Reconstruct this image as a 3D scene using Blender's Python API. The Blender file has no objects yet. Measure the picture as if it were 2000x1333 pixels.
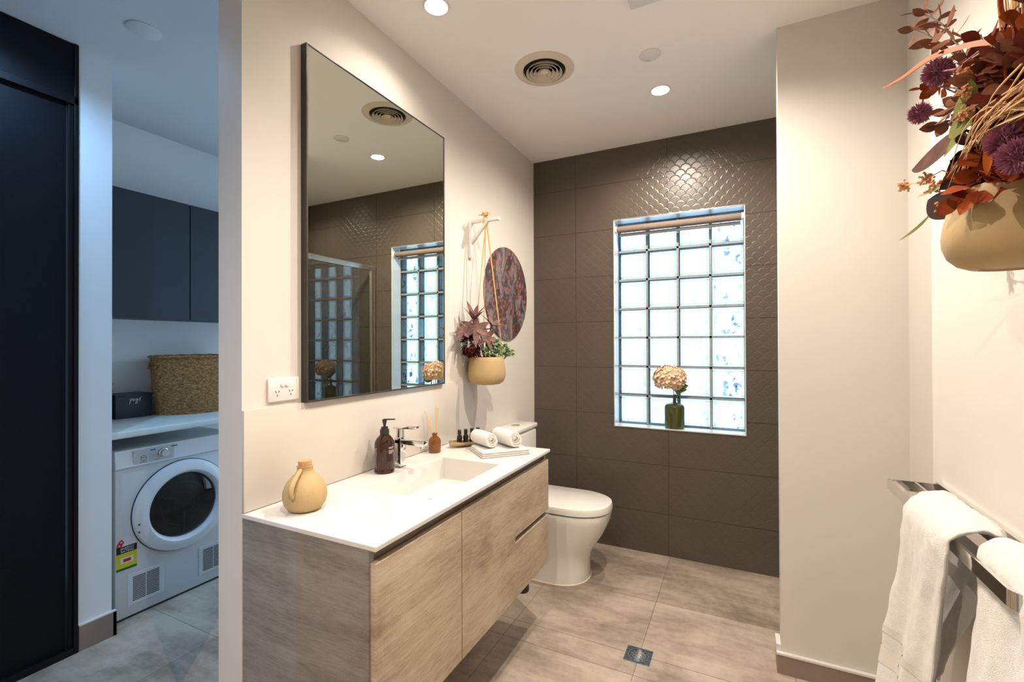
import bpy, bmesh, math, random
from mathutils import Vector, Matrix, noise

# ------------------------------------------------------------------ camera, world, light
sc = bpy.context.scene
C = sc.collection
sc.view_settings.view_transform = 'Standard'
sc.view_settings.look = 'None'
sc.view_settings.gamma = 1.0
sc.view_settings.use_curve_mapping = False
sc.view_settings.exposure = -.14

YAW, PITCH, ROLL = math.radians(26.2), math.radians(.30), math.radians(-.19)
CAMZ = 1.37
def make_camera():
    f = Vector((-math.sin(YAW)*math.cos(PITCH), math.cos(YAW)*math.cos(PITCH), math.sin(PITCH)))
    r = Vector((math.cos(YAW), math.sin(YAW), 0)); u = r.cross(f)
    c, s = math.cos(ROLL), math.sin(ROLL)
    r2 = c*r + s*u; u2 = -s*r + c*u
    cam = bpy.data.cameras.new('camera'); o = bpy.data.objects.new('camera', cam); C.objects.link(o)
    m = Matrix((( r2.x, u2.x, -f.x, 0), (r2.y, u2.y, -f.y, 0), (r2.z, u2.z, -f.z, CAMZ), (0, 0, 0, 1)))
    o.matrix_world = m
    cam.sensor_width = 36; cam.lens = 36*901/2000; cam.clip_start = .02
    sc.camera = o
make_camera()

world = bpy.data.worlds.new('sky'); sc.world = world; world.use_nodes = True
bg = world.node_tree.nodes['Background']
bg.inputs[0].default_value = (.52, .77, 1.0, 1); bg.inputs[1].default_value = 3.6

WARM = (1.0, .875, .745)
COOL = (.32, .60, 1.0)
P_WARM, P_COOL = 58, 48
H = 2.69; HL = 2.712
WL = -1.345; D = 3.1

# ------------------------------------------------------------------ material helpers
def mat(name, col=(.8,.8,.8), rough=.5, metal=0, spec=.5, coat=0, sub=0, trans=0, emit=None, estr=0, ior=1.45):
    m = bpy.data.materials.new(name); m.use_nodes = True
    b = m.node_tree.nodes['Principled BSDF']
    b.inputs['Base Color'].default_value = (*col, 1)
    b.inputs['Roughness'].default_value = rough
    b.inputs['Metallic'].default_value = metal
    b.inputs['Specular IOR Level'].default_value = spec
    b.inputs['Coat Weight'].default_value = coat
    b.inputs['IOR'].default_value = ior
    b.inputs['Transmission Weight'].default_value = trans
    if sub: b.inputs['Subsurface Weight'].default_value = sub; b.inputs['Subsurface Scale'].default_value = .01
    if emit: b.inputs['Emission Color'].default_value = (*emit, 1); b.inputs['Emission Strength'].default_value = estr
    return m
def nd(m, t, **kw):
    n = m.node_tree.nodes.new(t)
    for k, v in kw.items(): setattr(n, k, v)
    return n
def lk(m, a, b): m.node_tree.links.new(a, b)
def P(m): return m.node_tree.nodes['Principled BSDF']
def mth(m, op, a, b=None, c=None, clamp=False):
    n = nd(m, 'ShaderNodeMath', operation=op); n.use_clamp = clamp
    for i, v in enumerate((a, b, c)):
        if v is None: continue
        if isinstance(v, (int, float)): n.inputs[i].default_value = v
        else: lk(m, v, n.inputs[i])
    return n.outputs[0]
def coords(m, scale=(1,1,1), rot=(0,0,0)):
    g = nd(m, 'ShaderNodeNewGeometry'); mp = nd(m, 'ShaderNodeMapping')
    tc = nd(m, 'ShaderNodeTexCoord'); lk(m, tc.outputs['Object'], mp.inputs[0])
    mp.inputs['Scale'].default_value = scale; mp.inputs['Rotation'].default_value = rot
    return mp.outputs[0]
def nz(m, vec, scale, detail=4, rough=.55, dist=0):
    n = nd(m, 'ShaderNodeTexNoise'); lk(m, vec, n.inputs['Vector'])
    n.inputs['Scale'].default_value = scale; n.inputs['Detail'].default_value = detail
    n.inputs['Roughness'].default_value = rough; n.inputs['Distortion'].default_value = dist
    return n.outputs['Fac']
def ramp(m, fac, stops):
    n = nd(m, 'ShaderNodeValToRGB'); lk(m, fac, n.inputs[0]); e = n.color_ramp.elements
    while len(e) < len(stops): e.new(.5)
    for el, (p, c) in zip(e, stops): el.position = p; el.color = (*c, 1)
    return n.outputs[0]
def mixc(m, fac, a, b, mode='MIX'):
    n = nd(m, 'ShaderNodeMix', data_type='RGBA', blend_type=mode)
    for i, v in ((0, fac), (6, a), (7, b)):
        if isinstance(v, (int, float)): n.inputs[i].default_value = v
        elif isinstance(v, tuple): n.inputs[i].default_value = (*v, 1)
        else: lk(m, v, n.inputs[i])
    return n.outputs[2]
def bump(m, h, dist=.002, strength=1.0, prev=None):
    n = nd(m, 'ShaderNodeBump'); n.inputs['Strength'].default_value = strength; n.inputs['Distance'].default_value = dist
    lk(m, h, n.inputs['Height'])
    if prev is not None: lk(m, prev, n.inputs['Normal'])
    lk(m, n.outputs[0], P(m).inputs['Normal']); return n.outputs[0]
def sep(m, vec):
    s = nd(m, 'ShaderNodeSeparateXYZ'); lk(m, vec, s.inputs[0]); return s.outputs

def noisy(name, c1, c2, scale=20, rough=.5, bd=0, bs=None, **kw):
    m = mat(name, c1, rough, **kw); v = coords(m)
    f = nz(m, v, scale); lk(m, ramp(m, f, [(.3, c1), (.7, c2)]), P(m).inputs['Base Color'])
    if bd: bump(m, nz(m, v, bs or scale*3), bd)
    return m
def line(m, x, x0, pitch, w):
    "1 on a repeated line"
    t = mth(m, 'DIVIDE', mth(m, 'SUBTRACT', x, x0), pitch)
    fr = mth(m, 'ABSOLUTE', mth(m, 'SUBTRACT', t, mth(m, 'ROUND', t)))
    return mth(m, 'LESS_THAN', mth(m, 'MULTIPLY', fr, pitch), w)

# ------------------------------------------------------------------ materials
M = {}
M['paint'] = noisy('wall_paint', (.665,.63,.58), (.685,.65,.60), 3, .55, .0002, 220, spec=.3)
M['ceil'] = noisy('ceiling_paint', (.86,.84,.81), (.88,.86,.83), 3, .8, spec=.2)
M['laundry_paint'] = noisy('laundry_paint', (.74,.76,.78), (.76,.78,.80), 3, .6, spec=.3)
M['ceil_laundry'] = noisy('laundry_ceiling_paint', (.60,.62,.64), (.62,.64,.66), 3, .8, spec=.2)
M['splash'] = noisy('splashback_tile', (.62,.575,.515), (.64,.595,.535), 4, .18)
M['white_plastic'] = noisy('white_plastic', (.72,.70,.67), (.74,.72,.69), 8, .3)
M['vent_plastic'] = noisy('vent_plastic', (.62,.54,.42), (.66,.58,.46), 8, .5)
M['chrome'] = noisy('chrome', (.80,.79,.78), (.84,.83,.82), 5, .06, metal=1)
M['satin_metal'] = noisy('satin_metal', (.72,.70,.66), (.76,.74,.70), 5, .25, metal=1)
M['black'] = noisy('black_plastic', (.018,.016,.015), (.028,.025,.022), 30, .35)
M['black_frame'] = noisy('mirror_frame', (.035,.028,.024), (.05,.04,.034), 30, .4)
M['ceramic'] = noisy('ceramic_white', (.78,.76,.71), (.80,.78,.73), 4, .12, coat=.3)
M['grey_seal'] = noisy('silicone', (.70,.62,.45), (.75,.66,.5), 20, .5)
M['solid_top'] = noisy('solid_surface_white', (.69,.665,.635), (.71,.685,.655), 4, .22)
M['drain'] = noisy('drain_metal', (.10,.115,.13), (.22,.25,.27), 60, .35, metal=.8)
M['dark_hole'] = noisy('dark_void', (.01,.009,.008), (.014,.012,.01), 10, .8)
M['grey_panel'] = noisy('navy_laminate', (.020,.026,.036), (.024,.030,.042), 6, .5)
M['bench'] = noisy('laundry_benchtop', (.66,.72,.72), (.70,.76,.76), 12, .3)
M['dryer'] = noisy('dryer_enamel', (.56,.59,.63), (.58,.61,.65), 4, .3)
M['dryer_panel'] = noisy('dryer_panel', (.47,.49,.52), (.49,.51,.54), 4, .35)
M['dryer_dark'] = noisy('dryer_slots', (.02,.025,.03), (.03,.035,.04), 4, .5)
M['dryer_ring'] = noisy('dryer_door', (.66,.69,.73), (.69,.72,.76), 4, .18)
M['drum'] = noisy('drum_steel', (.12,.10,.085), (.2,.17,.14), 9, .3, metal=.7)
M['tin'] = noisy('dark_tin', (.028,.036,.046), (.036,.046,.058), 20, .4)
M['ink'] = noisy('white_ink', (.75,.76,.76), (.8,.81,.81), 20, .6)
M['cord'] = noisy('jute_cord', (.58,.33,.12), (.72,.44,.18), 300, .9)
M['pot'] = noisy('stoneware', (.44,.305,.14), (.49,.35,.175), 14, .62, .0004, 120)
M['jug'] = noisy('jug_stoneware', (.46,.315,.14), (.51,.36,.175), 10, .6, .0008, 90)
M['cork'] = noisy('cork', (.50,.27,.12), (.62,.36,.18), 120, .9)
M['vase'] = noisy('green_ceramic', (.050,.055,.010), (.065,.07,.014), 6, .12, coat=.5)
M['petal'] = noisy('cream_petals', (.80,.56,.37), (.88,.68,.50), 40, .7)
M['leafgreen'] = noisy('leaf_green', (.05,.11,.03), (.10,.18,.05), 30, .5)
M['stem'] = noisy('stem_brown', (.06,.03,.02), (.10,.055,.03), 60, .7)
M['stemgreen'] = noisy('stem_green', (.10,.11,.03), (.2,.2,.07), 60, .7)
M['gold'] = noisy('gold_dish', (.42,.31,.16), (.55,.42,.23), 60, .35, metal=.5)
M['bracket'] = noisy('bracket_white', (.78,.76,.73), (.82,.80,.77), 20, .4)
M['reed'] = noisy('reed', (.72,.42,.17), (.82,.52,.25), 100, .8)
M['blind'] = noisy('blind_fabric', (.20,.155,.12), (.25,.19,.15), 200, .85)
M['blindbar'] = noisy('blind_bar', (.42,.41,.42), (.46,.45,.46), 20, .4, metal=.6)
M['mortar'] = noisy('block_mortar', (.31,.30,.28), (.37,.36,.33), 60, .8)
M['reveal'] = noisy('reveal_gloss', (.62,.68,.72), (.68,.74,.78), 4, .07)
M['door'] = noisy('black_door', (.003,.004,.006), (.005,.006,.009), 90, .42, .0003, 500, spec=.22)
M['doorframe'] = noisy('black_frame', (.004,.004,.005), (.006,.006,.007), 20, .4, spec=.3)
M['label_black'] = noisy('label_black', (.008,.008,.008), (.012,.012,.012), 9, .4)
M['label_yellow'] = noisy('label_yellow', (.55,.50,.01), (.6,.55,.015), 9, .4)
M['label_green'] = noisy('label_green', (.01,.12,.02), (.012,.14,.024), 9, .4)
M['label_red'] = noisy('label_red', (.45,.01,.015), (.5,.014,.02), 9, .4)
M['label_white'] = noisy('label_white', (.62,.60,.64), (.66,.64,.68), 9, .4)
M['blue'] = noisy('blue_mark', (.01,.14,.50), (.014,.16,.55), 9, .4)
M['text'] = noisy('pale_print', (.62,.55,.50), (.66,.6,.55), 9, .5)
M['greyprint'] = noisy('grey_print', (.07,.08,.09), (.09,.1,.11), 9, .5)

# leaves
def leafmat(n, a, b, rough=.75, scale=25):
    m = noisy(n, a, b, scale, rough, spec=.05); P(m).inputs['Subsurface Weight'].default_value = 0
    return m
M['euc'] = leafmat('eucalyptus_brown', (.14,.05,.03), (.27,.115,.07))
M['rust'] = leafmat('rust_leaf', (.15,.024,.009), (.31,.065,.016))
M['maroon'] = leafmat('maroon_leaf', (.085,.016,.012), (.18,.035,.022))
M['orangeleaf'] = leafmat('orange_leaf', (.62,.17,.015), (.50,.06,.015), scale=9)
m = M['orangeleaf'] = mat('orange_leaf', (.5,.1,.02), .5, spec=.2); v = coords(m)
lk(m, ramp(m, mth(m, 'ADD', mth(m, 'MULTIPLY', mth(m, 'SUBTRACT', mth(m, 'ADD', sep(m, v)[1], 1.2), 1.0), 1.4), mth(m, 'MULTIPLY', nz(m, v, 30), .06)), [(.0,(.14,.03,.006)),(.25,(.20,.006,.003)),(.45,(.30,.022,.003)),(.65,(.38,.06,.003)),(.9,(.42,.09,.004))]), P(m).inputs['Base Color'])
M['olive'] = leafmat('olive_leaf', (.10,.11,.025), (.18,.17,.045))
M['plum'] = leafmat('plum_leaf', (.06,.027,.020), (.10,.048,.036))
M['dark_plum'] = leafmat('dark_plum_leaf', (.016,.006,.006), (.032,.012,.011))
M['allium'] = leafmat('allium_purple', (.24,.075,.125), (.42,.18,.26), .8, 120)
M['tan'] = leafmat('tan_grass', (.52,.32,.15), (.66,.44,.24), .8)
M['berry'] = leafmat('berry_peach', (.60,.30,.13), (.72,.42,.22), .6, 90)
M['mauve'] = leafmat('mauve_succulent', (.12,.062,.058), (.25,.155,.14))
M['darkrose'] = leafmat('dark_foliage', (.045,.012,.012), (.10,.03,.025))
M['sage'] = leafmat('sage_green', (.12,.22,.07), (.42,.55,.32), .6, 160)

# mirror
m = M['mirror'] = mat('mirror_glass', (.78,.80,.71), .0, 1)
v = coords(m); lk(m, ramp(m, nz(m, v, 2), [(.3,(.775,.795,.705)),(.7,(.785,.805,.715))]), P(m).inputs['Base Color'])

# amber glass (opaque-ish tinted look with inner glow)
def amber(name, c, tr=.5):
    m = mat(name, c, .05, trans=tr, ior=1.45, coat=.3); v = coords(m)
    lk(m, ramp(m, nz(m, v, 30), [(.3, c), (.7, tuple(x*1.25 for x in c))]), P(m).inputs['Base Color']); return m
M['amber'] = amber('amber_glass', (.26,.085,.012), .5)
M['brownglass'] = amber('brown_glass', (.035,.008,.004), .2)
M['darkglass'] = amber('dark_bottle', (.012,.009,.008), .1)

# floor tiles
m = M['floor'] = mat('floor_tile', (.4,.35,.3), .38); v = coords(m); s = sep(m, v)
big = nz(m, v, 1.6, 5, .6, .6); streak = nz(m, coords(m, (1.2, 5.5, 1)), 1.8, 8, .68, .4); fine = nz(m, v, 26, 8, .7)
# a value per tile
tx = mth(m, 'FLOOR', mth(m, 'DIVIDE', mth(m, 'ADD', s[0], .40), .6)); ty = mth(m, 'FLOOR', mth(m, 'DIVIDE', mth(m, 'SUBTRACT', s[1], 1.93), .6))
wn = nd(m, 'ShaderNodeTexWhiteNoise', noise_dimensions='2D'); cb = nd(m, 'ShaderNodeCombineXYZ'); lk(m, tx, cb.inputs[0]); lk(m, ty, cb.inputs[1]); lk(m, cb.outputs[0], wn.inputs['Vector'])
t = mth(m, 'ADD', mth(m, 'MULTIPLY', big, .58), mth(m, 'MULTIPLY', streak, .42)); t = mth(m, 'ADD', t, mth(m, 'MULTIPLY', fine, .22)); t = mth(m, 'ADD', t, mth(m, 'MULTIPLY', mth(m, 'SUBTRACT', wn.outputs['Value'], .5), .10))
col = ramp(m, t, [(.44, (.165,.127,.10)), (.54, (.275,.22,.175)), (.62, (.38,.31,.25)), (.74, (.52,.44,.36))])
g = mth(m, 'MAXIMUM', line(m, s[0], -.40, .6, .0016), line(m, s[1], 2.53, .6, .0016))
cut = mth(m, 'MULTIPLY', line(m, s[1], 2.065, 50, .0016), mth(m, 'GREATER_THAN', s[0], -1.3)); g = mth(m, 'MAXIMUM', g, cut)
lk(m, mixc(m, mth(m, 'MULTIPLY', g, .75), col, (.16,.12,.09)), P(m).inputs['Base Color'])
bump(m, mth(m, 'ADD', mth(m, 'MULTIPLY', g, -1), mth(m, 'MULTIPLY', fine, .15)), .0008)

# skirting tile
M['skirt'] = noisy('skirting_tile', (.22,.165,.13), (.30,.23,.185), 6, .4)

# dark embossed scallop wall tile; axis 0 = wall in XZ, axis 1 = wall in YZ
def dark_tile(name, ax):
    m = mat(name, (.1,.08,.066), .33); v = coords(m); s = sep(m, v)
    U = s[ax]; Z = s[2]
    w = .066; h = w/2
    u = mth(m, 'DIVIDE', U, w); vv = mth(m, 'DIVIDE', Z, h)
    j = mth(m, 'FLOOR', vv)
    off = mth(m, 'MULTIPLY', mth(m, 'FRACT', mth(m, 'MULTIPLY', j, .5)), 1.0)
    du = mth(m, 'SUBTRACT', u, off); du = mth(m, 'SUBTRACT', du, mth(m, 'ROUND', du))
    dv = mth(m, 'MULTIPLY', mth(m, 'SUBTRACT', vv, j), .5)
    d = mth(m, 'SQRT', mth(m, 'ADD', mth(m, 'POWER', mth(m, 'ABSOLUTE', du), 2), mth(m, 'POWER', dv, 2)))
    ins = mth(m, 'LESS_THAN', d, .5)
    groove = mth(m, 'MULTIPLY', mth(m, 'ABSOLUTE', mth(m, 'SUBTRACT', d, .485)), 14, clamp=True)
    # second disc for points outside
    du2 = mth(m, 'SUBTRACT', u, mth(m, 'ADD', off, .5)); du2 = mth(m, 'SUBTRACT', du2, mth(m, 'ROUND', du2))
    dv2 = mth(m, 'SUBTRACT', dv, .5)
    d2 = mth(m, 'SQRT', mth(m, 'ADD', mth(m, 'POWER', mth(m, 'ABSOLUTE', du2), 2), mth(m, 'POWER', mth(m, 'ABSOLUTE', dv2), 2)))
    dd = mth(m, 'ADD', mth(m, 'MULTIPLY', ins, d), mth(m, 'MULTIPLY', mth(m, 'SUBTRACT', 1, ins), d2))
    # each scale tilts its own way
    ci = mth(m, 'ROUND', mth(m, 'SUBTRACT', u, off)); wn = nd(m, 'ShaderNodeTexWhiteNoise', noise_dimensions='2D'); cb = nd(m, 'ShaderNodeCombineXYZ')
    lk(m, ci, cb.inputs[0]); lk(m, j, cb.inputs[1]); lk(m, cb.outputs[0], wn.inputs['Vector'])
    hgt = mth(m, 'ADD', mth(m, 'MULTIPLY', groove, .5), mth(m, 'MULTIPLY', dd, .35))
    soft = nz(m, v, 7, 2)
    hgt = mth(m, 'ADD', hgt, mth(m, 'MULTIPLY', soft, 1.5))
    g = mth(m, 'MAXIMUM', line(m, U, -.41 if ax == 0 else .1, .6145, .0021), line(m, Z, 2.454, .3125, .0021))
    colr = ramp(m, nz(m, v, 3), [(.3, (.086,.069,.054)), (.7, (.100,.081,.064))])
    lk(m, mixc(m, mth(m, 'MULTIPLY', g, .9), colr, (.035,.027,.02)), P(m).inputs['Base Color'])
    b1 = bump(m, hgt, .0021, .8)
    bump(m, mth(m, 'SUBTRACT', 1, g), .001, .8, b1)
    return m
M['tile_x'] = dark_tile('dark_scallop_tile', 0); M['tile_y'] = dark_tile('dark_scallop_tile_side', 1)

# weathered oak laminate: grain along Y
def oak(name, sc_, c):
    m = mat(name, c[1], .5); v = coords(m, sc_); v0 = coords(m)
    a = nz(m, v, 3.0, 9, .68, .7); b = nz(m, coords(m, tuple(x*3 for x in sc_)), 12, 6, .7); cldy = nz(m, v0, 3.2, 6, .65, .5)
    saw = nd(m, 'ShaderNodeTexWave', wave_type='BANDS', bands_direction='Y' if sc_[1] < sc_[0] or sc_[1] < 1 else 'X'); lk(m, v0, saw.inputs[0])
    saw.inputs['Scale'].default_value = 38; saw.inputs['Distortion'].default_value = 6; saw.inputs['Detail'].default_value = 4
    t = mth(m, 'ADD', mth(m, 'MULTIPLY', a, .55), mth(m, 'MULTIPLY', cldy, .45)); t = mth(m, 'ADD', t, mth(m, 'MULTIPLY', mth(m, 'SUBTRACT', b, .5), .42))
    t = mth(m, 'ADD', t, mth(m, 'MULTIPLY', saw.outputs['Fac'], mth(m, 'MULTIPLY', cldy, .045)))
    lk(m, ramp(m, t, [(.33, c[0]), (.48, c[1]), (.58, c[2]), (.72, c[3])]), P(m).inputs['Base Color'])
    bump(m, t, .0008, .6)
    return m
oc = ((.27,.20,.145), (.44,.345,.25), (.54,.445,.33), (.64,.545,.42))
M['oak'] = oak('weathered_oak', (1, .55, 5), oc)
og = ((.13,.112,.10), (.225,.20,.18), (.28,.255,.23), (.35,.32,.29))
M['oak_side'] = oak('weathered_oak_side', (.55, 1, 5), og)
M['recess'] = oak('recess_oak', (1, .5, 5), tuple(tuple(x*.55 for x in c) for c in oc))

# towel terry
m = M['terry'] = mat('white_terry', (.86,.83,.79), .95, spec=.1); v = coords(m)
lk(m, ramp(m, nz(m, v, 60), [(.3,(.82,.79,.75)),(.7,(.90,.87,.83))]), P(m).inputs['Base Color'])
bump(m, nz(m, v, 420, 3, .7), .0035)
P(m).inputs['Sheen Weight'].default_value = .3
m = M['band'] = mat('towel_band', (.68,.64,.59), .9, spec=.1); v = coords(m)
lk(m, ramp(m, nz(m, v, 200), [(.3,(.64,.60,.55)),(.7,(.70,.66,.61))]), P(m).inputs['Base Color'])

# seagrass weave
m = M['weave'] = mat('seagrass', (.3,.2,.1), .8); v = coords(m)
f = nz(m, coords(m, (1,1,2.4)), 55, 6, .75); lk(m, ramp(m, f, [(.3,(.05,.022,.006)),(.45,(.24,.115,.035)),(.6,(.48,.26,.09)),(.75,(.66,.42,.19))]), P(m).inputs['Base Color'])
bump(m, nz(m, v, 160), .003)

# painting
m = M['art'] = mat('painted_canvas', (.4,.3,.3), .55); v = coords(m, (1, 1, .42)); v0 = coords(m)
a = nz(m, v, 11, 6, .75, 2.2); b = nz(m, v0, 5.0, 3, .55, .8); dk = nz(m, v0, 14, 6, .7, 1.0); s = sep(m, v0)
base = ramp(m, a, [(.34,(.035,.03,.04)), (.44,(.14,.11,.13)), (.52,(.34,.27,.26)), (.60,(.50,.42,.39)), (.70,(.30,.20,.19))])
vor = nd(m, 'ShaderNodeTexVoronoi'); lk(m, v0, vor.inputs['Vector']); vor.inputs['Scale'].default_value = 34
redm = mth(m, 'MULTIPLY', mth(m, 'LESS_THAN', vor.outputs['Distance'], .42), mth(m, 'GREATER_THAN', b, .50))
rc = ramp(m, vor.outputs['Color'], [(.2,(.42,.04,.035)), (.5,(.55,.16,.05)), (.8,(.50,.30,.28))])
base = mixc(m, mth(m, 'GREATER_THAN', b, .53), base, mixc(m, .7, base, (.05,.05,.055)))
base = mixc(m, mth(m, 'MULTIPLY', redm, .85), base, rc)
blu = mth(m, 'MULTIPLY', mth(m, 'GREATER_THAN', dk, .60), .6)
base = mixc(m, blu, base, (.07,.09,.14))
base = mixc(m, 1.0, base, (.55,.52,.54), 'MULTIPLY')
lk(m, base, P(m).inputs['Base Color']); bump(m, a, .002)

def front(m, fac):
    "reflect only where the ray enters the glass"
    g = nd(m, 'ShaderNodeNewGeometry'); return mth(m, 'MULTIPLY', fac, mth(m, 'SUBTRACT', 1, g.outputs['Backfacing']))
# glass block face: transparent with relief
def blockglass():
    m = bpy.data.materials.new('wavy_block_glass'); m.use_nodes = True; nt = m.node_tree; nt.nodes.remove(P(m))
    out = nt.nodes['Material Output']
    v = coords(m); s = sep(m, v)
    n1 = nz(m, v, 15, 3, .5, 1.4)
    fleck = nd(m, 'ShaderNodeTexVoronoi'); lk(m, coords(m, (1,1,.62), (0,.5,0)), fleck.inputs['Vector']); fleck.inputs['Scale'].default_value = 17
    # refraction painted into the tint as dark flecks, stronger toward the right column
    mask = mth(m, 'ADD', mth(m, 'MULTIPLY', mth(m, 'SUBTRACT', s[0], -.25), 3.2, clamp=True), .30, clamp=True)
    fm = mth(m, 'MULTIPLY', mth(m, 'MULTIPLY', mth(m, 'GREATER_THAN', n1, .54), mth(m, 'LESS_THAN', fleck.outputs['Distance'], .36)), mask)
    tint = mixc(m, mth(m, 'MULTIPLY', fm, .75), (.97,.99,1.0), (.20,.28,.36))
    tr = nd(m, 'ShaderNodeBsdfTransparent'); lk(m, tint, tr.inputs[0])
    gl = nd(m, 'ShaderNodeBsdfGlossy'); gl.inputs['Roughness'].default_value = .03
    bp = nd(m, 'ShaderNodeBump'); bp.inputs['Distance'].default_value = .01; lk(m, n1, bp.inputs['Height']); lk(m, bp.outputs[0], gl.inputs['Normal'])
    fr = nd(m, 'ShaderNodeFresnel'); fr.inputs[0].default_value = 1.5
    mx = nd(m, 'ShaderNodeMixShader'); lk(m, front(m, fr.outputs[0]), mx.inputs[0]); lk(m, tr.outputs[0], mx.inputs[1]); lk(m, gl.outputs[0], mx.inputs[2])
    lk(m, mx.outputs[0], out.inputs[0]); return m
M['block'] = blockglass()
def clearglass(name, tint, ior=1.5, rim=None):
    m = bpy.data.materials.new(name); m.use_nodes = True; nt = m.node_tree; nt.nodes.remove(P(m)); out = nt.nodes['Material Output']
    v = coords(m); c = ramp(m, nz(m, v, 8), [(.3, tint), (.7, tuple(min(1, x*1.02) for x in tint))])
    tr = nd(m, 'ShaderNodeBsdfTransparent'); lk(m, c, tr.inputs[0])
    gl = nd(m, 'ShaderNodeBsdfGlossy'); gl.inputs['Roughness'].default_value = .0
    fr = nd(m, 'ShaderNodeFresnel'); fr.inputs[0].default_value = ior
    mx = nd(m, 'ShaderNodeMixShader'); lk(m, front(m, fr.outputs[0]), mx.inputs[0]); lk(m, tr.outputs[0], mx.inputs[1]); lk(m, gl.outputs[0], mx.inputs[2])
    lk(m, mx.outputs[0], out.inputs[0]); return m
M['blockedge'] = clearglass('block_edge_glass', (.72,.79,.84))
M['glass'] = clearglass('shower_glass', (.90,.94,.92), 2.1)
M['doorglass'] = clearglass('dryer_glass', (.6,.58,.56))

def emis(name, col, s):
    m = bpy.data.materials.new(name); m.use_nodes = True; nt = m.node_tree; nt.nodes.remove(P(m))
    e = nd(m, 'ShaderNodeEmission'); v = coords(m)
    c = ramp(m, nz(m, v, 5), [(.3, col), (.7, col)]); lk(m, c, e.inputs[0]); e.inputs[1].default_value = s
    lk(m, e.outputs[0], nt.nodes['Material Output'].inputs[0]); return m
M['lamp'] = emis('lamp_lens', (1.0,.86,.68), 38)
M['lampcool'] = emis('lamp_lens_cool', COOL, 30)

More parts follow.
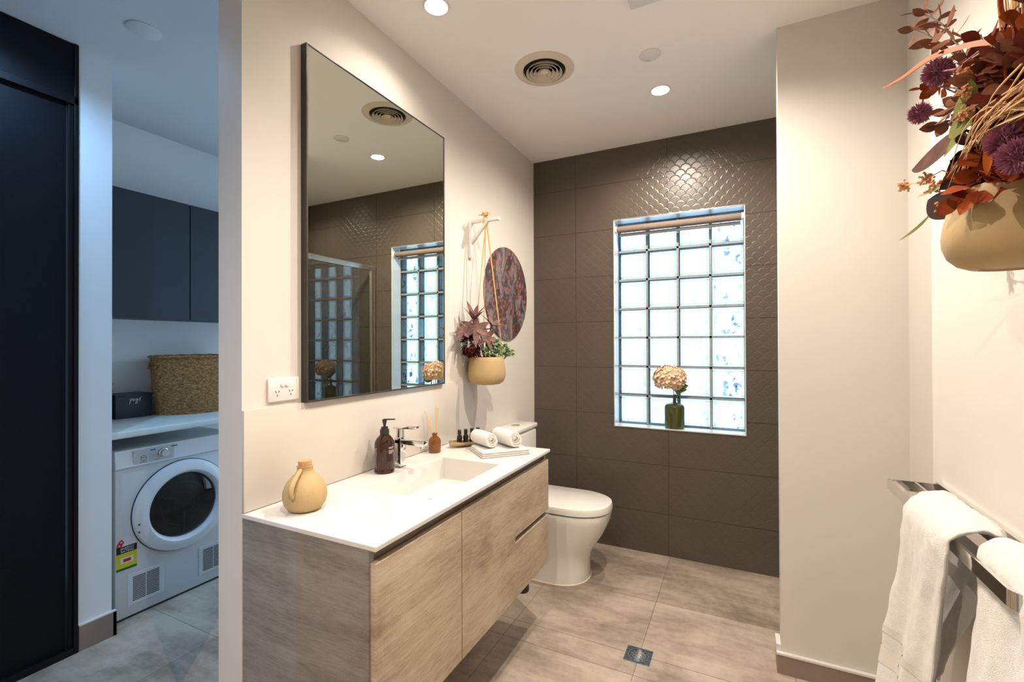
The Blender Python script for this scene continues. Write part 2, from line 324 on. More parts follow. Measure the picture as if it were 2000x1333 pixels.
# ------------------------------------------------------------------ mesh builder
class MB:
    def __init__(s): s.v = []; s.f = []
    def add(s, vs, fs, mtx=None):
        o = len(s.v)
        for p in vs: p = Vector(p); s.v.append(mtx @ p if mtx else p)
        s.f += [tuple(i+o for i in f) for f in fs]; return s
    def box(s, lo, hi, bev=0, seg=2, mtx=None):
        x0,y0,z0 = lo; x1,y1,z1 = hi
        if not bev:
            vs = [(x0,y0,z0),(x1,y0,z0),(x1,y1,z0),(x0,y1,z0),(x0,y0,z1),(x1,y0,z1),(x1,y1,z1),(x0,y1,z1)]
            return s.add(vs, [(0,3,2,1),(4,5,6,7),(0,1,5,4),(1,2,6,5),(2,3,7,6),(3,0,4,7)], mtx)
        bm = bmesh.new(); bmesh.ops.create_cube(bm, size=1)
        for v in bm.verts: v.co = Vector(((x0+x1)/2+v.co.x*(x1-x0), (y0+y1)/2+v.co.y*(y1-y0), (z0+z1)/2+v.co.z*(z1-z0)))
        bmesh.ops.bevel(bm, geom=bm.edges[:], offset=bev, segments=seg, affect='EDGES', profile=.5)
        return s.frombm(bm, mtx)
    def frombm(s, bm, mtx=None):
        bm.verts.index_update(); s.add([v.co.copy() for v in bm.verts], [tuple(v.index for v in f.verts) for f in bm.faces], mtx); bm.free(); return s
    def lathe(s, prof, n=32, c=(0,0,0), mtx=None, sx=1, sy=1):
        vs = []; fs = []
        for r, z in prof:
            for i in range(n):
                a = 2*math.pi*i/n; vs.append((c[0]+r*sx*math.cos(a), c[1]+r*sy*math.sin(a), c[2]+z))
        for k in range(len(prof)-1):
            for i in range(n):
                a = k*n+i; b = k*n+(i+1) % n; fs.append((a, b, b+n, a+n))
        if prof[0][0] > 1e-5: fs.append(tuple(reversed(range(n))))
        if prof[-1][0] > 1e-5: fs.append(tuple(range((len(prof)-1)*n, len(prof)*n)))
        return s.add(vs, fs, mtx)
    def tube(s, pts, r, n=8, closed=False, cap=True):
        pts = [Vector(p) for p in pts]; rr = r if isinstance(r, (list, tuple)) else [r]*len(pts)
        vs = []; fs = []; N = len(pts); up = None
        for i, p in enumerate(pts):
            if closed: t = pts[(i+1) % N]-pts[i-1]
            else: t = pts[min(i+1, N-1)]-pts[max(i-1, 0)]
            t.normalize()
            if up is None: up = t.orthogonal().normalized()
            up = (up - t*up.dot(t));  up = up.normalized() if up.length > 1e-6 else t.orthogonal().normalized()
            w = t.cross(up)
            for k in range(n):
                a = 2*math.pi*k/n; vs.append(p+(up*math.cos(a)+w*math.sin(a))*rr[i])
        for i in range(N if closed else N-1):
            for k in range(n):
                a = i*n+k; b = i*n+(k+1) % n; c = ((i+1) % N)*n; fs.append((a, b, c+(k+1) % n, c+k))
        if cap and not closed: fs.append(tuple(reversed(range(n)))); fs.append(tuple(range((N-1)*n, N*n)))
        return s.add(vs, fs)
    def leaf(s, base, d, nrm, L, W, curl=.15, fold=.15, seg=6, tip=1.0, pos=.45):
        base = Vector(base); d = Vector(d).normalized(); nrm = Vector(nrm); nrm = (nrm-d*nrm.dot(d))
        nrm = nrm.normalized() if nrm.length > 1e-4 else d.orthogonal().normalized(); side = d.cross(nrm)
        vs = []; fs = []
        for i in range(seg+1):
            t = i/seg; w = W*.5*(math.sin(math.pi*min(1, t**(math.log(.5)/math.log(pos))))**.8)*tip if 0 < t < 1 else W*.02
            cpt = base + d*(L*t) - nrm*(curl*L*t*t)
            vs += [cpt-side*w+nrm*(fold*w), cpt, cpt+side*w+nrm*(fold*w)]
        for i in range(seg):
            a = i*3; fs += [(a, a+1, a+4, a+3), (a+1, a+2, a+5, a+4)]
        return s.add(vs, fs)
    def blob(s, c, r, sub=2, jit=0, scale=(1,1,1), seed=0):
        bm = bmesh.new(); bmesh.ops.create_icosphere(bm, subdivisions=sub, radius=1)
        for v in bm.verts:
            k = 1 + (jit*noise.noise(v.co*2.5+Vector((seed*3.1, seed, 0))) if jit else 0)
            v.co = Vector((c[0]+v.co.x*r*k*scale[0], c[1]+v.co.y*r*k*scale[1], c[2]+v.co.z*r*k*scale[2]))
        return s.frombm(bm)
    def prism(s, poly, a, b, axis='z'):
        "polygon in two axes extruded along the third"
        n = len(poly)
        def mk(p, h): return {'z': (p[0], p[1], h), 'x': (h, p[0], p[1]), 'y': (p[0], h, p[1])}[axis]
        vs = [mk(p, a) for p in poly] + [mk(p, b) for p in poly]
        fs = [tuple(reversed(range(n))), tuple(range(n, 2*n))] + [(i, (i+1) % n, n+(i+1) % n, n+i) for i in range(n)]
        return s.add(vs, fs)
    def build(s, name, m, parent=None, smooth=True, loc=None, label=None):
        me = bpy.data.meshes.new(name); base = Vector(loc) if loc is not None else Vector((0,0,0))
        me.from_pydata([v-base for v in s.v], [], s.f); me.update()
        bm = bmesh.new(); bm.from_mesh(me); bmesh.ops.recalc_face_normals(bm, faces=bm.faces[:])
        if smooth:
            for f in bm.faces: f.smooth = True
            for e in bm.edges:
                if len(e.link_faces) == 2 and e.calc_face_angle(0) > math.radians(38): e.smooth = False
        bm.to_mesh(me); bm.free()
        me.materials.append(M[m] if isinstance(m, str) else m)
        o = bpy.data.objects.new(name, me); C.objects.link(o); o.location = base
        if parent: o.parent = parent; o.location = base - parent_world(parent) if loc is not None else -parent_world(parent)
        if label: o['label'] = label
        return o
def parent_world(o):
    p = Vector(o.location)
    while o.parent: o = o.parent; p += Vector(o.location)
    return p
def thing(name, label, cat, loc=(0,0,0), group=None):
    o = bpy.data.objects.new(name, None); C.objects.link(o); o.location = loc; o.empty_display_size = .05
    o['label'] = label; o['category'] = cat
    if group: o['group'] = group
    return o
def tag(o, label, cat, group=None):
    o['label'] = label; o['category'] = cat
    if group: o['group'] = group
    return o
def struct(o): o['kind'] = 'structure'; return o
def text_mesh(s, size, depth=.0006, mtx=None):
    cu = bpy.data.curves.new('t', 'FONT'); cu.body = s; cu.size = size; cu.extrude = depth/2; cu.align_x = 'CENTER'; cu.align_y = 'CENTER'
    o = bpy.data.objects.new('t', cu); me = bpy.data.meshes.new_from_object(o)
    b = MB(); b.add([v.co.copy() for v in me.vertices], [tuple(p.vertices) for p in me.polygons], mtx)
    bpy.data.objects.remove(o); bpy.data.curves.remove(cu); bpy.data.meshes.remove(me); return b
def rnd(a, b): return random.uniform(a, b)
random.seed(7)

# ------------------------------------------------------------------ setting
b = MB().box((-3.5,-2.2,-.08), (1.35,3.30,0)); struct(b.build('floor', 'floor', smooth=False))
b = MB().box((-1.40,-2.2,H), (1.35,3.30,H+.12)); struct(b.build('ceiling', 'ceil', smooth=False))
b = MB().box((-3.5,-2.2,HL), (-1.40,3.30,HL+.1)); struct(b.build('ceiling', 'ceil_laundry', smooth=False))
b = MB().box((-1.458,.888,0), (WL,D,H+.02)); struct(b.build('wall_left', 'paint', smooth=False))
b = MB().box((-1.458,-2.2,0), (WL,.33,H+.02)); struct(b.build('wall_left', 'paint', smooth=False))  # unseen wall stub added to keep warm lamp light out of the hall
WX0, WX1, WZ0, WZ1 = -.756, .035, .812, 2.200
b = MB()
b.box((-1.345,D,0), (WX0,D+.20,H)); b.box((WX1,D,0), (1.3,D+.20,H)); b.box((WX0,D,0), (WX1,D+.20,WZ0)); b.box((WX0,D,WZ1), (WX1,D+.20,H))
struct(b.build('wall_back', 'tile_x', smooth=False))
b = MB().box((.15,2.22,0), (1.3,2.285,H)); struct(b.build('wall_partition', 'paint', smooth=False))
b = MB().box((.575,-2.2,0), (.70,2.22,H)); struct(b.build('wall_right', 'paint', smooth=False))
b = MB().box((1.2,2.285,0), (1.3,D,H)); struct(b.build('wall_shower', 'tile_y', smooth=False))
b = MB().box((-3.5,-2.3,0), (1.35,-2.2,HL)); struct(b.build('wall_front', 'paint', smooth=False))
b = MB().box((-3.5,-2.2,0), (-2.66,-.30,HL)); b.box((-3.5,.992,0), (-2.66,1.122,HL)); struct(b.build('wall_hall', 'laundry_paint', smooth=False))
b = MB().box((-3.5,1.122,0), (-3.34,2.90,HL)); struct(b.build('wall_laundry', 'laundry_paint', smooth=False))
b = MB(); b.box((-3.34,2.75,0), (-2.95,2.90,HL)); b.box((-1.55,2.75,0), (-1.458,2.90,HL)); b.box((-2.95,2.75,0), (-1.55,2.90,.30)); b.box((-2.95,2.75,2.45), (-1.55,2.90,HL)); struct(b.build('wall_far', 'laundry_paint', smooth=False))
w2 = bpy.data.objects.new('window_2', None); C.objects.link(w2); w2.location = (-2.25,2.82,.30); w2['kind'] = 'structure'
b = MB(); b.box((-2.95,2.80,.30),(-1.55,2.85,.35)); b.box((-2.95,2.80,2.40),(-1.55,2.85,2.45)); b.box((-2.95,2.80,.35),(-2.90,2.85,2.40)); b.box((-1.60,2.80,.35),(-1.55,2.85,2.40)); b.box((-2.27,2.80,.35),(-2.23,2.85,2.40)); b.build('window_frame','black_frame',w2,smooth=False)
for nm, x0_, x1_, ya_, z0_, z1_, rot in (('portal',-2.95,-1.55,2.88,.30,2.45,0),('portal',WX0,WX1,3.30,WZ0,WZ1,0)):
    l = bpy.data.lights.new(nm,'AREA'); l.shape = 'RECTANGLE'; l.size = x1_-x0_; l.size_y = z1_-z0_; l.cycles.is_portal = True
    o = bpy.data.objects.new(nm,l); C.objects.link(o); o.location = ((x0_+x1_)/2, ya_, (z0_+z1_)/2); o.rotation_euler = (-math.pi/2,0,0)
b = MB().box((-3.34,1.124,.98), (-3.328,2.749,1.262)); struct(b.build('trim_1', 'laundry_paint', smooth=False))
# splashback behind the vanity
b = MB().box((WL,.888,.862), (WL+.011,2.075,1.170), .0015); struct(b.build('trim_2', 'splash'))
# skirtings
b = MB().box((.135,2.205,0), (.575,2.22,.078)); b.box((.135,2.22,0), (.15,2.30,.078)); struct(b.build('baseboard_right', 'skirt', smooth=False))
b = MB().box((.133,2.203,.078), (.575,2.22,.086)); b.box((.133,2.22,.078), (.15,2.30,.112)); struct(b.build('trim_3', 'white_plastic', smooth=False))
b = MB().box((.56,-2.2,0), (.575,2.203,.10)); struct(b.build('baseboard_right', 'skirt', smooth=False))
b = MB().box((-2.66,.997,0), (-2.645,1.135,.112)); b.box((-2.66,1.122,0), (-2.645,1.135,.112)); struct(b.build('baseboard_left', 'skirt', smooth=False))
b = MB().box((-2.66,.997,.112), (-2.645,1.135,.118)); struct(b.build('trim_4', 'white_plastic', smooth=False))
# black door
dr = bpy.data.objects.new('door_1', None); C.objects.link(dr); dr.location = (-2.66,.4,0); dr['kind'] = 'structure'
b = MB(); b.box((-2.70,-.29,.03), (-2.668,.958,2.44)); b.build('door_panel', 'door', dr, smooth=False)
b = MB(); b.box((-2.70,-.29,2.475), (-2.652,.985,2.71)); b.build('transom_panel', 'door', dr, smooth=False)
b = MB(); b.box((-2.70,-.30,2.44), (-2.644,.992,2.475), .002); b.box((-2.70,.962,.0), (-2.655,.978,2.44), .001); b.box((-2.70,.978,0), (-2.644,.994,2.712), .002); b.box((-2.70,-.30,0), (-2.644,.978,.03), .002); b.box((-2.70,-.30,0), (-2.655,-.285,2.71))
b.build('door_frame', 'doorframe', dr, smooth=False)

# window_1: glass blocks
wd = bpy.data.objects.new('window_1', None); C.objects.link(wd); wd.location = ((WX0+WX1)/2, 3.25, WZ0); wd['kind'] = 'structure'
pane = MB(); edge = MB(); mort = MB()
by0, by1 = 3.210, 3.290; cw = (WX1-WX0)/4; ch = (WZ1-WZ0)/7
for i in range(4):
    for j in range(7):
        x0 = WX0+i*cw+.007; x1 = WX0+(i+1)*cw-.007; z0 = WZ0+j*ch+.007; z1 = WZ0+(j+1)*ch-.007
        e = .015
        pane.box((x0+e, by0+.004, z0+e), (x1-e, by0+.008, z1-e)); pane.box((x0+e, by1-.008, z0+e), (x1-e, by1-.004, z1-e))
        for (a, c) in (((x0, z0), (x1, z0+e)), ((x0, z1-e), (x1, z1)), ((x0, z0+e), (x0+e, z1-e)), ((x1-e, z0+e), (x1, z1-e))):
            edge.box((a[0], by0, a[1]), (c[0], by1, c[1]))
for i in range(5): x = WX0+i*cw; mort.box((max(WX0, x-.007), by0+.003, WZ0), (min(WX1, x+.007), by1-.003, WZ1))
for j in range(8): z = WZ0+j*ch; mort.box((WX0, by0+.003, max(WZ0, z-.007)), (WX1, by1-.003, min(WZ1, z+.007)))
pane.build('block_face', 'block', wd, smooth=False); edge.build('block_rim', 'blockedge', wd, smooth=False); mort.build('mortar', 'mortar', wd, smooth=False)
b = MB(); t = .004
b.box((WX0, 3.099, WZ0), (WX0+t, by0, WZ1)); b.box((WX1-t, 3.099, WZ0), (WX1, by0, WZ1)); b.box((WX0, 3.099, WZ1-t), (WX1, by0, WZ1)); b.box((WX0, 3.097, WZ0), (WX1, by0, WZ0+t))
b.build('window_reveal', 'reveal', wd, smooth=False)
b = MB(); e = .003
b.box((WX0-e, 3.096, WZ0-e), (WX0, 3.101, WZ1+e)); b.box((WX1, 3.096, WZ0-e), (WX1+e, 3.101, WZ1+e)); b.box((WX0, 3.096, WZ1), (WX1, 3.101, WZ1+e)); b.box((WX0, 3.096, WZ0-e), (WX1, 3.101, WZ0))
b.build('window_trim', 'satin_metal', wd, smooth=False)

# ------------------------------------------------------------------ ceiling fittings
def downlight(x, y, z, label, col, power, lens, r=.042, group='recessed downlights', ang=150, blend=.9):
    t = thing('downlight', label, 'ceiling light', (x, y, z), group)
    MB().lathe([(r, 0), (r+.003, -.004), (r+.009, -.004), (r+.012, 0)], 32, (x,y,z)).build('trim_ring', 'white_plastic', t)
    MB().lathe([(r, -.001), (r, -.004), (r*.8, -.0055), (r*.4, -.0062), (.0001, -.0065)], 32, (x,y,z)).build('lamp_lens', lens, t)
    l = bpy.data.lights.new('lamp', 'SPOT'); l.energy = power; l.color = col; l.spot_size = math.radians(ang); l.spot_blend = blend; l.shadow_soft_size = .005
    o = bpy.data.objects.new('lamp', l); C.objects.link(o); o.parent = t; o.location = (0,0,-.013)
    return t
downlight(-1.055,1.483,H, 'lit round downlight in the bathroom ceiling, above the vanity near the mirror', WARM, P_WARM*.36, 'lamp')
downlight(-.361,2.497,H, 'lit round downlight in the bathroom ceiling, in front of the dark tiled wall', WARM, P_WARM*1.5, 'lamp', ang=165, blend=.65)
downlight(-.42,.55,H, 'round downlight above the camera end of the bathroom, over the towels', WARM, P_WARM*1.3, 'lamp', ang=132)
downlight(.75,2.70,H, 'added unseen downlight inside the shower', WARM, P_WARM*.5, 'lamp')  # unseen lamp added to lift the shower tiles in the mirror
downlight(-.55,-.55,H, 'added fill downlight behind the camera in the bathroom ceiling', WARM, P_WARM*2.8, 'lamp', ang=130)  # unseen lamp added as fill for the whole bathroom
downlight(-2.25,.74,HL, 'cool round downlight in the laundry hall ceiling beside the black door', COOL, P_COOL, 'lampcool')
downlight(-2.1,-.7,HL, 'added cool downlight further along the hall ceiling, behind the camera', COOL, P_COOL*1.5, 'lampcool')  # unseen second hall lamp, added to light the wall end
t = thing('ceiling_vent', 'round beige ceiling vent with concentric louvre rings', 'air vent', (-.835,2.059,H))
c = (-.835,2.059,H)
MB().lathe([(.100,-.001),(.104,-.010),(.12,-.008),(.141,-.003),(.143,0)], 48, c).build('outer_flange', 'vent_plastic', t)
MB().lathe([(.0001,.0),(.101,.0),(.101,-.002),(.0001,-.002)], 48, c).build('duct_opening', 'dark_hole', t)
for k, r in enumerate((.084, .066, .048, .030)):
    MB().lathe([(r-.010,-.003),(r,-.018),(r+.0025,-.018),(r-.007,-.003)], 48, c).build('louvre_ring', 'vent_plastic', t)
MB().lathe([(.020,-.003),(.018,-.014),(.0001,-.018)], 32, c).build('centre_cap', 'vent_plastic', t)
b = MB(); b.box((c[0]-.001,c[1]+.01,H-.017),(c[0]+.001,c[1]+.10,H-.003)); b.build('spoke', 'vent_plastic', t)
def disc(x, y, z, r, label, m):
    o = MB().lathe([(r,0),(r,-.003),(r*.93,-.0055),(.0001,-.0065)], 40, (x,y,z)).build('ceiling_cover_plate', m, loc=(x,y,z)); tag(o, label, 'cover plate'); return o
disc(-.358,2.169,H,.048, 'small blank round plate on the bathroom ceiling between vent and downlight', 'white_plastic')
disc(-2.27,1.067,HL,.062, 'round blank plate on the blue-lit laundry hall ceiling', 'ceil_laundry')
t = thing('exhaust_fan', 'white square ceiling exhaust fan cut off by the top of the picture', 'exhaust fan', (-.22,1.67,H))
MB().box((-.374,1.52,H-.014),(-.07,1.827,H),.004).build('fan_cover', 'white_plastic', t)
b = MB(); cc = (-.222,1.673,H-.014)
for r in (.115,.09,.065,.04): b.lathe([(r-.004,0),(r-.004,-.003),(r+.004,-.003),(r+.004,0)], 40, cc)
b.build('grille', 'dryer_panel', t)
MB().lathe([(.032,-.0005),(.030,-.006),(.0001,-.007)], 32, cc).build('lamp_lens', 'lamp', t)
l = bpy.data.lights.new('lamp', 'SPOT'); l.energy = P_WARM*1.9; l.color = WARM; l.spot_size = math.radians(155); l.spot_blend = .8; l.shadow_soft_size = .006  # lit lamp added to the fan to brighten the partition and floor
o = bpy.data.objects.new('lamp', l); C.objects.link(o); o.parent = t; o.location = (0,0,-.04)

# ------------------------------------------------------------------ mirror
MX = -1.345; y0, y1, z0, z1 = 1.098, 1.918, 1.170, 2.400; fx = -1.317
t = thing('wall_mirror', 'tall black-framed mirror on the wall above the vanity', 'mirror', (MX, 1.5, z0))
b = MB(); w = .006
b.box((MX,y0,z0),(fx,y0+w,z1)); b.box((MX,y1-.003,z0),(fx,y1,z1)); b.box((MX,y0+w,z0),(fx,y1-.003,z0+w)); b.box((MX,y0+w,z1-.003),(fx,y1-.003,z1))
b.build('frame', 'black_frame', t, smooth=False)
MB().box((MX+.004,y0+w,z0+w),(fx-.003,y1-.003,z1-.003)).build('mirror_glass', 'mirror', t, smooth=False)

# power outlet
t = thing('power_outlet', 'white double power outlet on the wall left of the mirror', 'power outlet', (WL,1.026,1.222))
MB().box((WL,.970,1.1845),(WL+.009,1.083,1.2605),.003).build('face_plate', 'white_plastic', t)
for yy in (1.019,1.037): MB().lathe([(.0072,0),(.0072,.003),(.006,.0045),(.0001,.005)],20,(0,0,0),Matrix.Translation((WL+.009,yy,1.238))@Matrix.Rotation(math.pi/2,4,'Y')).build('switch','white_plastic',t)
for yy in (1.001,1.051):
    b = MB()
    for dy, dz, a in ((-.0055,.004,.5),(.0055,.004,-.5),(0,-.008,0)):
        b.box((-.0003,-.0009,-.0036),(.0006,.0009,.0036),0,2,Matrix.Translation((WL+.009,yy+dy,1.212+dz))@Matrix.Rotation(a,4,'X'))
    b.build('socket_slots','black',t,smooth=False)

# ------------------------------------------------------------------ vanity cabinet
vy0, vy1 = .890, 2.078; vx = -.848
t = thing('vanity_cabinet', 'wall-hung weathered oak vanity cabinet under the white basin top', 'cabinet', (-1.1,1.48,.32))
MB().box((WL+.001,vy0,.322),(vx+.003,vy0+.018,.845)).build('side_panel','oak_side',t,smooth=False)
MB().box((WL+.001,vy1-.018,.322),(vx+.003,vy1,.845)).build('side_panel','oak_side',t,smooth=False)
MB().box((WL+.001,vy0+.018,.322),(vx,vy1-.018,.340)).build('bottom_panel','oak_side',t,smooth=False)
b = MB(); b.box((-.878,vy0+.018,.735),(-.862,vy1-.018,.845)); b.box((-.878,1.70,.49),(-.862,vy1-.018,.62)); b.build('finger_recess','recess',t,smooth=False)
MB().box((-.848,.897,.322),(-.828,1.300,.811),.0012,1).build('door','oak',t,smooth=False)
# front panel with a notch for the finger slot
poly = [(1.304,.322),(2.074,.322),(2.074,.548),(1.709,.548),(1.709,.572),(2.074,.572),(2.074,.811),(1.304,.811)]
b = MB(); b.prism([(1.304,.322),(1.709,.322),(1.709,.811),(1.304,.811)],-.848,-.828,'x'); b.prism([(1.709,.322),(2.074,.322),(2.074,.548),(1.709,.548)],-.848,-.828,'x'); b.prism([(1.709,.572),(2.074,.572),(2.074,.811),(1.709,.811)],-.848,-.828,'x')
b.build('drawer_front','oak',t,smooth=False)

# basin top
t = thing('basin_countertop', 'white solid countertop with an integrated rectangular basin', 'countertop', (-1.1,1.48,.86))
xa, xb, ya, yb = WL, -.820, .888, 2.080; bx0, bx1, bya, byb = -1.200, -.908, 1.235, 1.727; zt = .860; zb = .8455; zf = .765
b = MB()
xs = [xa, bx0, bx1, xb]; ys = [ya, bya, byb, yb]
for z, fl in ((zt, 0), (zb, 1)):
    o = len(b.v)
    for x in xs:
        for y in ys: b.v.append(Vector((x, y, z)))
    for i in range(3):
        for j in range(3):
            if i == 1 and j == 1: continue
            q = (o+i*4+j, o+(i+1)*4+j, o+(i+1)*4+j+1, o+i*4+j+1); b.f.append(q if not fl else tuple(reversed(q)))
T = lambda i, j: i*4+j
B_ = lambda i, j: 16+i*4+j
for i in range(3): b.f.append((T(i,0), B_(i,0), B_(i+1,0), T(i+1,0))); b.f.append((T(i,3), T(i+1,3), B_(i+1,3), B_(i,3)))
for j in range(3): b.f.append((T(0,j), T(0,j+1), B_(0,j+1), B_(0,j))); b.f.append((T(3,j), B_(3,j), B_(3,j+1), T(3,j+1)))
# basin bowl (inner + outer skin)
def bowl(off, z):
    o = len(b.v)
    for (x, y) in ((bx0-off, bya-off), (bx1+off, bya-off), (bx1+off, byb+off), (bx0-off, byb+off)): b.v.append(Vector((x, y, z)))
    return o
r1 = (T(1,1), T(2,1), T(2,2), T(1,2)); o2 = len(b.v)
for (x, y) in ((bx0+.02, bya+.075), (bx1-.012, bya+.075), (bx1-.012, byb-.006), (bx0+.006, byb-.006)): b.v.append(Vector((x, y, zf)))
for k in range(4): b.f.append((r1[k], r1[(k+1)%4], o2+(k+1)%4, o2+k))
b.f.append((o2, o2+1, o2+2, o2+3))
r3 = (B_(1,1), B_(2,1), B_(2,2), B_(1,2)); o3 = bowl(0, zf-.012)
for k in range(4): b.f.append((r3[k], o3+k, o3+(k+1)%4, r3[(k+1)%4]))
b.f.append((o3+3, o3+2, o3+1, o3))
o = b.build('top', 'solid_top', t, smooth=False)
mod = o.modifiers.new('bev', 'BEVEL'); mod.width = .0025; mod.segments = 3; mod.limit_method = 'ANGLE'; mod.angle_limit = math.radians(30)
b = MB(); b.lathe([(.030,0),(.030,.004),(.024,.007),(.0001,.008)],24,(-1.055,1.45,zf)); b.build('waste_plug','chrome',t)

# tap
tx, ty = -1.262, 1.512
t = thing('mixer_tap', 'chrome square mixer tap with flat lever behind the basin', 'tap', (tx,ty,.86))
b = MB().box((tx-.021,ty-.021,.86),(tx+.021,ty+.021,.864),.0015); b.box((tx-.0175,ty-.0175,.864),(tx+.0175,ty+.0175,.985),.004,3); b.build('tap_body','chrome',t)
b = MB().lathe([(.0165,.985),(.0165,1.018),(.0001,1.019)],24,(tx,ty,0)); b.build('cartridge','chrome',t)
b = MB().box((tx-.02,ty-.0175,.956),(tx+.13,ty+.0175,.979),.005,3); b.build('spout','chrome',t)
b = MB().lathe([(.011,0),(.011,-.010),(.0001,-.0101)],20,(tx+.115,ty,.957)); b.build('aerator','satin_metal',t)
b = MB(); mtx = Matrix.Translation((tx,ty,1.024))@Matrix.Rotation(math.radians(-4),4,'Y'); b.box((-.026,-.0175,-.006),(.095,.0175,.005),.004,3,mtx); b.build('lever','chrome',t)

# soap dispenser
sx, sy = -1.268, 1.425
t = thing('soap_dispenser', 'brown glass pump bottle beside the tap', 'soap dispenser', (sx,sy,.86))
MB().lathe([(.034,0),(.0385,.004),(.0385,.012),(.037,.016),(.0385,.020),(.039,.112),(.0375,.122),(.030,.136),(.020,.147),(.0145,.150),(.0145,.158)],40,(sx,sy,.86)).build('bottle','brownglass',t)
b = MB().lathe([(.018,.150),(.018,.170),(.0135,.172),(.0135,.180),(.005,.182),(.005,.190)],24,(sx,sy,.86))
b.lathe([(.0055,.186),(.0095,.206),(.0095,.209),(.0001,.210)],20,(sx,sy,.86)); b.box((-.004,-.0035,.2065),(.042,.0035,.2115),.001,1,Matrix.Translation((sx,sy,.86))@Matrix.Rotation(.55,4,'Z')); b.build('pump','black',t)
b = MB()   # small print on the bottle
def on_cyl(b, cx, cy, r, a0, a1, z0, z1, n=8):
    vs = []; fs = []
    for i in range(n+1):
        a = a0+(a1-a0)*i/n
        for z in (z0, z1): vs.append((cx+r*math.cos(a), cy+r*math.sin(a), z))
    for i in range(n): fs.append((2*i, 2*i+2, 2*i+3, 2*i+1))
    b.add(vs, fs)
for z, w in ((.962,.30),(.958,.22),(.949,.26),(.9435,.30),(.939,.18)):
    a = -.42; 
    while a < -.42+w*2:
        l = rnd(.03,.08); on_cyl(b, sx, sy, .0393, a, a+l, z, z+.0028, 2); a += l+.025
b.build('printed_label','text',t,smooth=False)
b = MB()
for k in range(16):
    a = -2.15
    while a < -1.75:
        l = rnd(.02,.09); on_cyl(b, sx, sy, .0393, a, a+l, .958-k*.0048, .9595-k*.0048, 2); a += l+.02
b.build('printed_label','text',t,smooth=False)

# reed diffuser
dx, dy = -1.284, 1.785
t = thing('reed_diffuser', 'small amber glass bottle holding thin wooden reeds', 'reed diffuser', (dx,dy,.86))
MB().lathe([(.026,0),(.0285,.004),(.0285,.052),(.026,.063),(.018,.073),(.0105,.078),(.0105,.083),(.0125,.084),(.0125,.091),(.008,.091),(.008,.080)],36,(dx,dy,.86)).build('bottle','amber',t)
for k, (a, l, q) in enumerate(((-2.55,.19,.30),(.4,.20,.03),(.9,.19,.10),(.2,.195,.07),(-2.3,.185,.27),(1.2,.19,.13),(-.3,.198,.045))):
    d = Vector((math.cos(a)*q, math.sin(a)*q, 1)).normalized()
    p0 = Vector((dx,dy,.875))-Vector((math.cos(a)*.35*q*.06, math.sin(a)*.35*q*.06,0)); MB().tube([p0, p0+d*l],.00135,6).build('reed','reed',t)

# toiletries dish and bottles
t = thing('toiletry_dish', 'gold boat-shaped dish holding four small black bottles', 'dish', (-1.215,1.99,.86))
b = MB(); A = Vector((-1.262,1.878,0)); Bp = Vector((-1.172,2.065,0)); ax_ = (Bp-A).normalized(); sd = Vector((ax_.y,-ax_.x,0)); n = 16; Lh = (Bp-A).length
for side_t in (0, .0025):
    for i in range(n+1):
        tt = i/n; wd_ = .042*math.sin(math.pi*min(1,max(0,tt*.94+.03)))**.6
        for k in range(9):
            s_ = (k/8-.5)*2; z = .8606+side_t+.024*abs(s_)**2.2+.010*(abs(tt-.5)*2)**3
            b.v.append(A+ax_*(Lh*tt)+sd*(wd_*s_)+Vector((0,0,z)))
nn = (n+1)*9
for i in range(n):
    for k in range(8):
        a = i*9+k; b.f.append((a,a+1,a+10,a+9)); b.f.append((nn+a,nn+a+9,nn+a+10,nn+a+1))
for i in range(n):
    for k in (0, 8): a = i*9+k; b.f.append((a,a+9,nn+a+9,nn+a))
for k in range(8): b.f.append((k,nn+k,nn+k+1,k+1)); a = n*9+k; b.f.append((a,a+1,nn+a+1,nn+a))
b.build('dish','gold',t)
def mini(x, y, label):
    t = thing('toiletry_bottle', label, 'small bottle', (x,y,.865), 'small black bottles in the gold dish')
    MB().lathe([(.0125,0),(.0135,.002),(.0135,.038),(.012,.045),(.008,.051),(.006,.053),(.006,.055)],20,(x,y,.865)).build('bottle','darkglass',t)
    MB().lathe([(.0088,.054),(.0092,.055),(.0092,.074),(.008,.0755),(.0001,.076)],20,(x,y,.865)).build('cap','black',t)
for k, l in enumerate(('leftmost of the four small black bottles in the gold dish','second from left of the four small black bottles in the gold dish','third from left of the four small black bottles in the gold dish','rightmost small black bottle in the gold dish, next to the towels')):
    mini(-1.250+.0165*k, 1.945+.032*k, l)

# counter towels
def slab_towel(name, cx, cy, ang, L, W, z, h, label, layers=3):
    t = thing(name, label, 'towel', (cx,cy,z)); mt = Matrix.Translation((cx,cy,z))@Matrix.Rotation(ang,4,'Z')
    b = MB()
    for k in range(layers):
        hh = h/layers; e = .004*k
        bm = bmesh.new(); bmesh.ops.create_cube(bm, size=1)
        for v in bm.verts: v.co = Vector((v.co.x*(L-e), v.co.y*(W-e*.6), (v.co.z+.5)*hh*1.03+k*hh))
        bmesh.ops.bevel(bm, geom=bm.edges[:], offset=hh*.42, segments=3, affect='EDGES')
        bmesh.ops.subdivide_edges(bm, edges=[e_ for e_ in bm.edges if e_.calc_length() > .05], cuts=6, use_grid_fill=True)
        for v in bm.verts: v.co.z += .0025*noise.noise(v.co*25) if v.co.z > hh*.5 else 0
        b.frombm(bm, mt)
    b.build('folded_cloth','terry',t); return t
slab_towel('folded_towel', -1.008,1.915, math.radians(48), .235,.185,.860,.026, 'flat folded white towel lying under the rolled towels')
